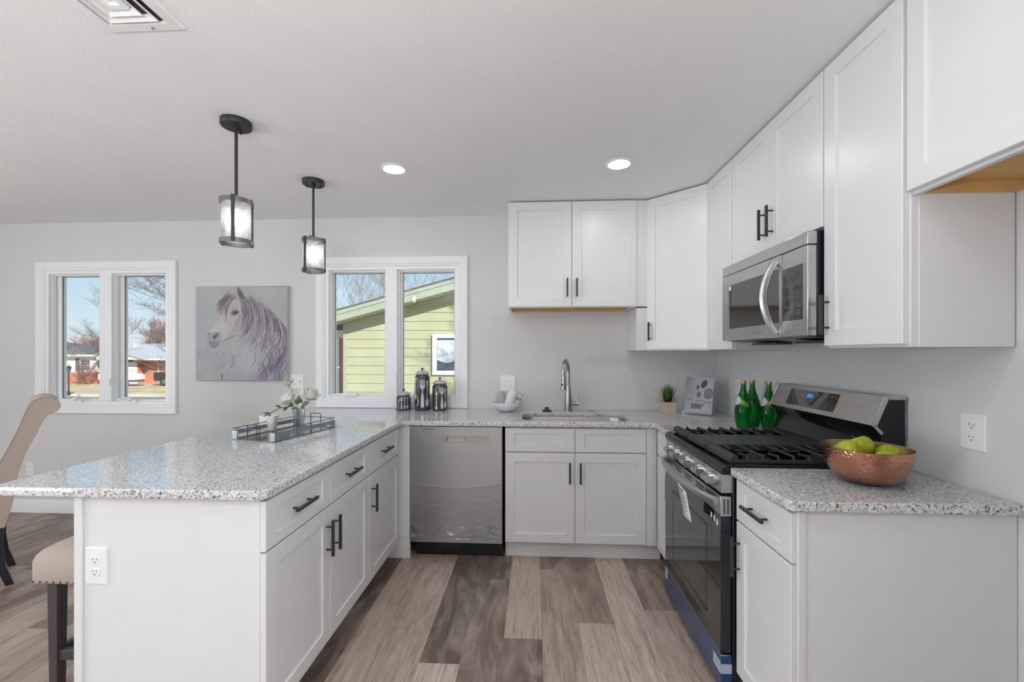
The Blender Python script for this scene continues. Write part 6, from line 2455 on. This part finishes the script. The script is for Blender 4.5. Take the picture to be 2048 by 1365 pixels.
hw = part('window_frame', G().box(-43.62, -42.55, HY - 0.07, HY, -0.32, 0.80), M['trim'], ha)
g = G()
for za_, zb_ in ((-0.24, 0.20), (0.25, 0.72)):
    for k in range(4):
        x = -43.52 + k * 0.225
        g.box(x, x + 0.20, HY - 0.085, HY - 0.07, za_, (za_ + zb_) / 2 - 0.01).box(x, x + 0.20, HY - 0.085, HY - 0.07, (za_ + zb_) / 2 + 0.01, zb_)
part('pane', g, M['window_dark'], hw)

# -- house across the street, right
hb_ = thing('brick_house', 'orange brick house with a pale roof and white garage door, right window pane', 'house', (-37, HY, GZ))
part('brick_wall', G().box(-37.95, -30, HY + 0.6, HY + 8, GZ, 0.72), M['brick'], hb_)
part('garage_wall', G().box(-41.0, -37.95, HY, HY + 8, GZ, 0.60), M['brick'], hb_)
gd_ = G()
for k in range(5):
    gd_.box(-40.9, -38.05, HY - 0.05, HY, GZ + 0.03 + k * 0.40, GZ + 0.40 + k * 0.40)
part('garage_door', gd_, M['white_siding'], hb_)
g = G()
g.loft([[(-41.15, HY - 0.6, 0.78), (-29, HY - 0.6, 0.78), (-29, HY + 9, 0.78), (-41.15, HY + 9, 0.78)], [(-41.15, HY + 4.0, 2.32), (-29, HY + 4.0, 2.32), (-29, HY + 4.05, 2.32), (-41.15, HY + 4.05, 2.32)]])
part('roof', g, M['shingle_pale'], hb_, smooth=0)
g = G()   # forward gable of the garage
g.loft([[(-41.1, y, 0.75), (-36.55, y, 0.75), (-39.5, y, 1.62), (-41.1, y, 1.12)] for y in (HY - 0.9, HY + 2.5)])
part('gable', g, M['white_siding'], hb_, smooth=0)
g = G()
for a, b in (((-41.15, 1.12), (-39.5, 1.64)), ((-39.5, 1.64), (-36.3, 0.70))):
    g.loft([[(a[0], y, a[1]), (b[0], y, b[1]), (b[0], y, b[1] + 0.14), (a[0], y, a[1] + 0.14)] for y in (HY - 1.05, HY + 2.6)])
part('gable_roof', g, M['shingle_pale'], hb_, smooth=0)
part('soffit', G().box(-38.0, -29, HY - 0.5, HY + 0.6, 0.62, 0.74), M['cream'], hb_)
part('gutter', G().box(-36.6, -29, HY - 0.62, HY - 0.5, 0.70, 0.86), M['white_siding'], hb_)
part('downspout', G().tube([(-36.30, HY - 0.55, 0.75), (-36.45, HY + 0.5, 0.45), (-36.45, HY + 0.5, GZ + 0.1)], 0.055, 6), M['white_siding'], hb_)
bw_ = part('window_frame', G().box(-35.55, -34.0, HY + 0.52, HY + 0.6, -0.75, 0.55), M['trim'], hb_)
part('pane', G().box(-35.3, -34.2, HY + 0.50, HY + 0.52, -0.6, 0.3), M['window_dark'], bw_)

# -- pickup truck, low trailer
tk = thing('pickup_truck', 'dark blue pickup truck parked by the brick house, right window pane', 'truck', (-32.0, 33.0, GZ))
g = G()
pr = [(-34.35, -0.98), (-34.40, -0.45), (-34.30, -0.32), (-32.40, -0.32), (-32.30, -0.30), (-31.90, 0.28), (-30.40, 0.30), (-29.60, -0.25), (-28.40, -0.35), (-28.20, -0.9), (-28.40, -1.10), (-34.20, -1.10)]
g.prism(pr, 'y', 32.1, 34.0)
part('cab_body', g, M['truck_paint'], tk, bev=0.05)
part('side_window', G().prism([(-32.10, -0.26), (-31.80, 0.18), (-30.50, 0.20), (-29.90, -0.24)], 'y', 32.08, 32.1), M['window_dark'], tk)
for xw in (-33.35, -29.50):
    g = G().lathe([(0.24, -0.12), (0.35, -0.12), (0.36, 0.12), (0.24, 0.12)], 24).xf(Matrix.Translation((xw, 32.15, GZ + 0.36)) @ Matrix.Rotation(PI / 2, 4, 'X'))
    wl = part('wheel', g, M['tyre'], tk)
    g = G().lathe([(0.24, 0.0), (0.225, 0.10), (0.001, 0.10)], 24)
    for k in range(6):
        g.box(0.03, 0.26, -0.03, 0.03, 0.10, 0.125)
        g.v[-8:] = [tuple(Matrix.Rotation(PI * k / 3, 4, 'Z') @ Vector(p)) for p in g.v[-8:]]
    g.xf(Matrix.Translation((xw, 32.15, GZ + 0.36)) @ Matrix.Rotation(PI / 2, 4, 'X'))
    part('rim', g, M['chrome'], wl)
tl_ = thing('cargo_trailer', 'low white covered trailer on the driveway in front of the garage', 'trailer', (-36.9, 31.75, GZ))
g = G().prism([(-38.50, -0.95), (-38.50, -0.42), (-35.60, -0.42), (-35.25, -0.62), (-35.25, -0.95)], 'y', 31.2, 32.3)
part('cover', g, M['white_siding'], tl_, bev=0.05)
part('bed', G().box(-38.40, -35.30, 31.25, 32.25, -1.12, -0.955), M['shutter'], tl_)
for xw in (-36.70, -36.05):
    g = G().lathe([(0.05, -0.08), (0.27, -0.08), (0.27, 0.08), (0.05, 0.08)], 20).xf(Matrix.Translation((xw, 31.2, GZ + 0.27)) @ Matrix.Rotation(PI / 2, 4, 'X'))
    part('wheel', g, M['tyre'], tl_)

# -- lamp post on the lawn
lpx, lpy = -32.4, 23.6
lp = thing('lamp_post', 'black lamp post on the lawn in front of the white and brick house', 'lamp post', (lpx, lpy, GZ))
part('post', G().lathe([(0.09, 0), (0.09, 0.25), (0.045, 0.3), (0.04, 1.55), (0.07, 1.58)], 12, (lpx, lpy, GZ)), M['black'], lp)
part('lantern_glass', G().lathe([(0.08, 1.58), (0.13, 1.85)], 8, (lpx, lpy, GZ)), M['window_dark'], lp)
part('lantern_cap', G().lathe([(0.17, 1.85), (0.10, 1.95), (0.03, 2.0), (0.02, 2.08), (0.001, 2.1)], 8, (lpx, lpy, GZ)), M['black'], lp)


# -- bare winter trees
def tree(loc, H_, seed, mat_, label, levels=5, spread=0.55, r0=0.16, first=0.35, nb=3, lean=(0, 0), minr=0.006, name='bare_tree', group='bare trees outside', up=0.25):
    r = random.Random(seed)
    g = G()

    def grow(p, d, L, rad, lv):
        n_ = 4 if lv > 1 else 3
        pts, rs = [p], [rad]
        q = p.copy()
        dd = d.copy()
        for k in range(n_):
            dd = (dd + Vector((r.uniform(-1, 1), r.uniform(-1, 1), r.uniform(-0.5, 0.8))) * 0.20).normalized()
            q = q + dd * (L / n_)
            pts.append(q.copy())
            rs.append(max(minr * 0.5, rad * (1 - 0.55 * (k + 1) / n_)))
        g.tube(pts, rs, 5 if lv >= levels - 1 else 3)
        if lv == 0:
            return
        kids = nb + (1 if lv < levels - 1 else 0)
        for k in range(kids):
            t_ = (first if lv == levels else 0.25) + (1 - (first if lv == levels else 0.25)) * (k + r.random() * 0.8) / kids
            t_ = min(0.98, t_)
            i = min(n_ - 1, int(t_ * n_))
            f_ = t_ * n_ - i
            o_ = pts[i].lerp(pts[i + 1], f_)
            ax = Vector((r.uniform(-1, 1), r.uniform(-1, 1), r.uniform(-0.3, 0.3))).normalized()
            nd = (dd * (1 - spread) + ax * spread + UZ * up).normalized()
            grow(o_, nd, L * r.uniform(0.5, 0.72), max(minr, rs[i] * 0.55), lv - 1)
        grow(pts[-1], (dd + UZ * 0.1).normalized(), L * 0.6, max(minr, rs[-1]), lv - 1)
    d0 = Vector((lean[0], lean[1], 1)).normalized()
    L0 = H_ * 0.46
    grow(Vector(loc), d0, L0, r0, levels)
    return solo(name, g, M[mat_], label, 'tree', loc=loc, group=group, smooth=80)


tree((-14.6, 13.4, GZ), 9.5, 5, 'bark', 'large bare tree with spreading limbs filling the right pane of the left window', 5, 0.62, 0.13, 0.25, 4, (-0.34, 0.1), 0.0055, up=0.10)
tree((-38.6, 31.6, GZ), 8.4, 8, 'bark', 'slim upright bare tree beside the mullion of the left window', 5, 0.55, 0.09, 0.25, 3, (0, 0), 0.007, up=0.2)
tree((-40.6, 27.5, GZ), 6.4, 11, 'bark_pale', 'pale bare tree reaching in at the left edge of the left window', 5, 0.60, 0.11, 0.3, 4, (0.12, -0.1), 0.007, up=0.2)
tree((-48.0, 47.0, GZ), 7.6, 14, 'twig_red', 'reddish bare tree behind the pale roof, right pane of the left window', 5, 0.55, 0.14, 0.2, 4, (0, 0), 0.012)
tree((-55.0, 47.0, GZ), 6.8, 15, 'twig_red', 'reddish bare tree rising behind the dark roof, left pane of the left window', 5, 0.55, 0.12, 0.2, 4, (0, 0), 0.012)
tree((-12.2, 22.0, GZ), 9.6, 21, 'bark_pale', 'bare tree behind the green house, middle of the left pane of the wider window', 5, 0.45, 0.13, 0.3, 3, (0, 0), 0.006, up=0.35)
tree((-14.6, 33.0, GZ), 13.5, 23, 'bark_pale', 'bare tree behind the green house, beside the mullion of the wider window', 5, 0.45, 0.14, 0.3, 3, (0, 0), 0.006, up=0.35)
tree((-8.1, 20.5, GZ), 11.6, 27, 'bark_pale', 'bare tree above the roof in the right pane of the wider window', 5, 0.5, 0.17, 0.32, 3, (0, 0), 0.006, up=0.3)
tree((-16.6, 25.0, GZ), 7.6, 29, 'twig_red', 'reddish bare tree at the left edge of the wider window', 5, 0.5, 0.14, 0.2, 4, (0, 0), 0.008)
# shrubs in front of the brick house
tree((-41.2, 33.0, GZ), 2.6, 31, 'twig_red', 'reddish bare shrub at the right corner of the white and brick house', 4, 0.6, 0.05, 0.1, 4, (0, 0), 0.006, 'bare_shrub', 'bare shrubs outside')
tree((-42.6, 33.2, GZ), 2.0, 33, 'bark', 'small bare shrub below the shuttered window of the brick house', 4, 0.6, 0.05, 0.2, 3, (0, 0), 0.006, 'bare_shrub', 'bare shrubs outside')
# tree casting its branch shadows on the green siding, beside our house
tree((3.6, 2.6, GZ), 9.5, 41, 'bark', 'bare tree standing beside the house, outside to the right', 4, 0.55, 0.16, 0.3, 3, (0, 0), 0.02)

# -- distant tree line
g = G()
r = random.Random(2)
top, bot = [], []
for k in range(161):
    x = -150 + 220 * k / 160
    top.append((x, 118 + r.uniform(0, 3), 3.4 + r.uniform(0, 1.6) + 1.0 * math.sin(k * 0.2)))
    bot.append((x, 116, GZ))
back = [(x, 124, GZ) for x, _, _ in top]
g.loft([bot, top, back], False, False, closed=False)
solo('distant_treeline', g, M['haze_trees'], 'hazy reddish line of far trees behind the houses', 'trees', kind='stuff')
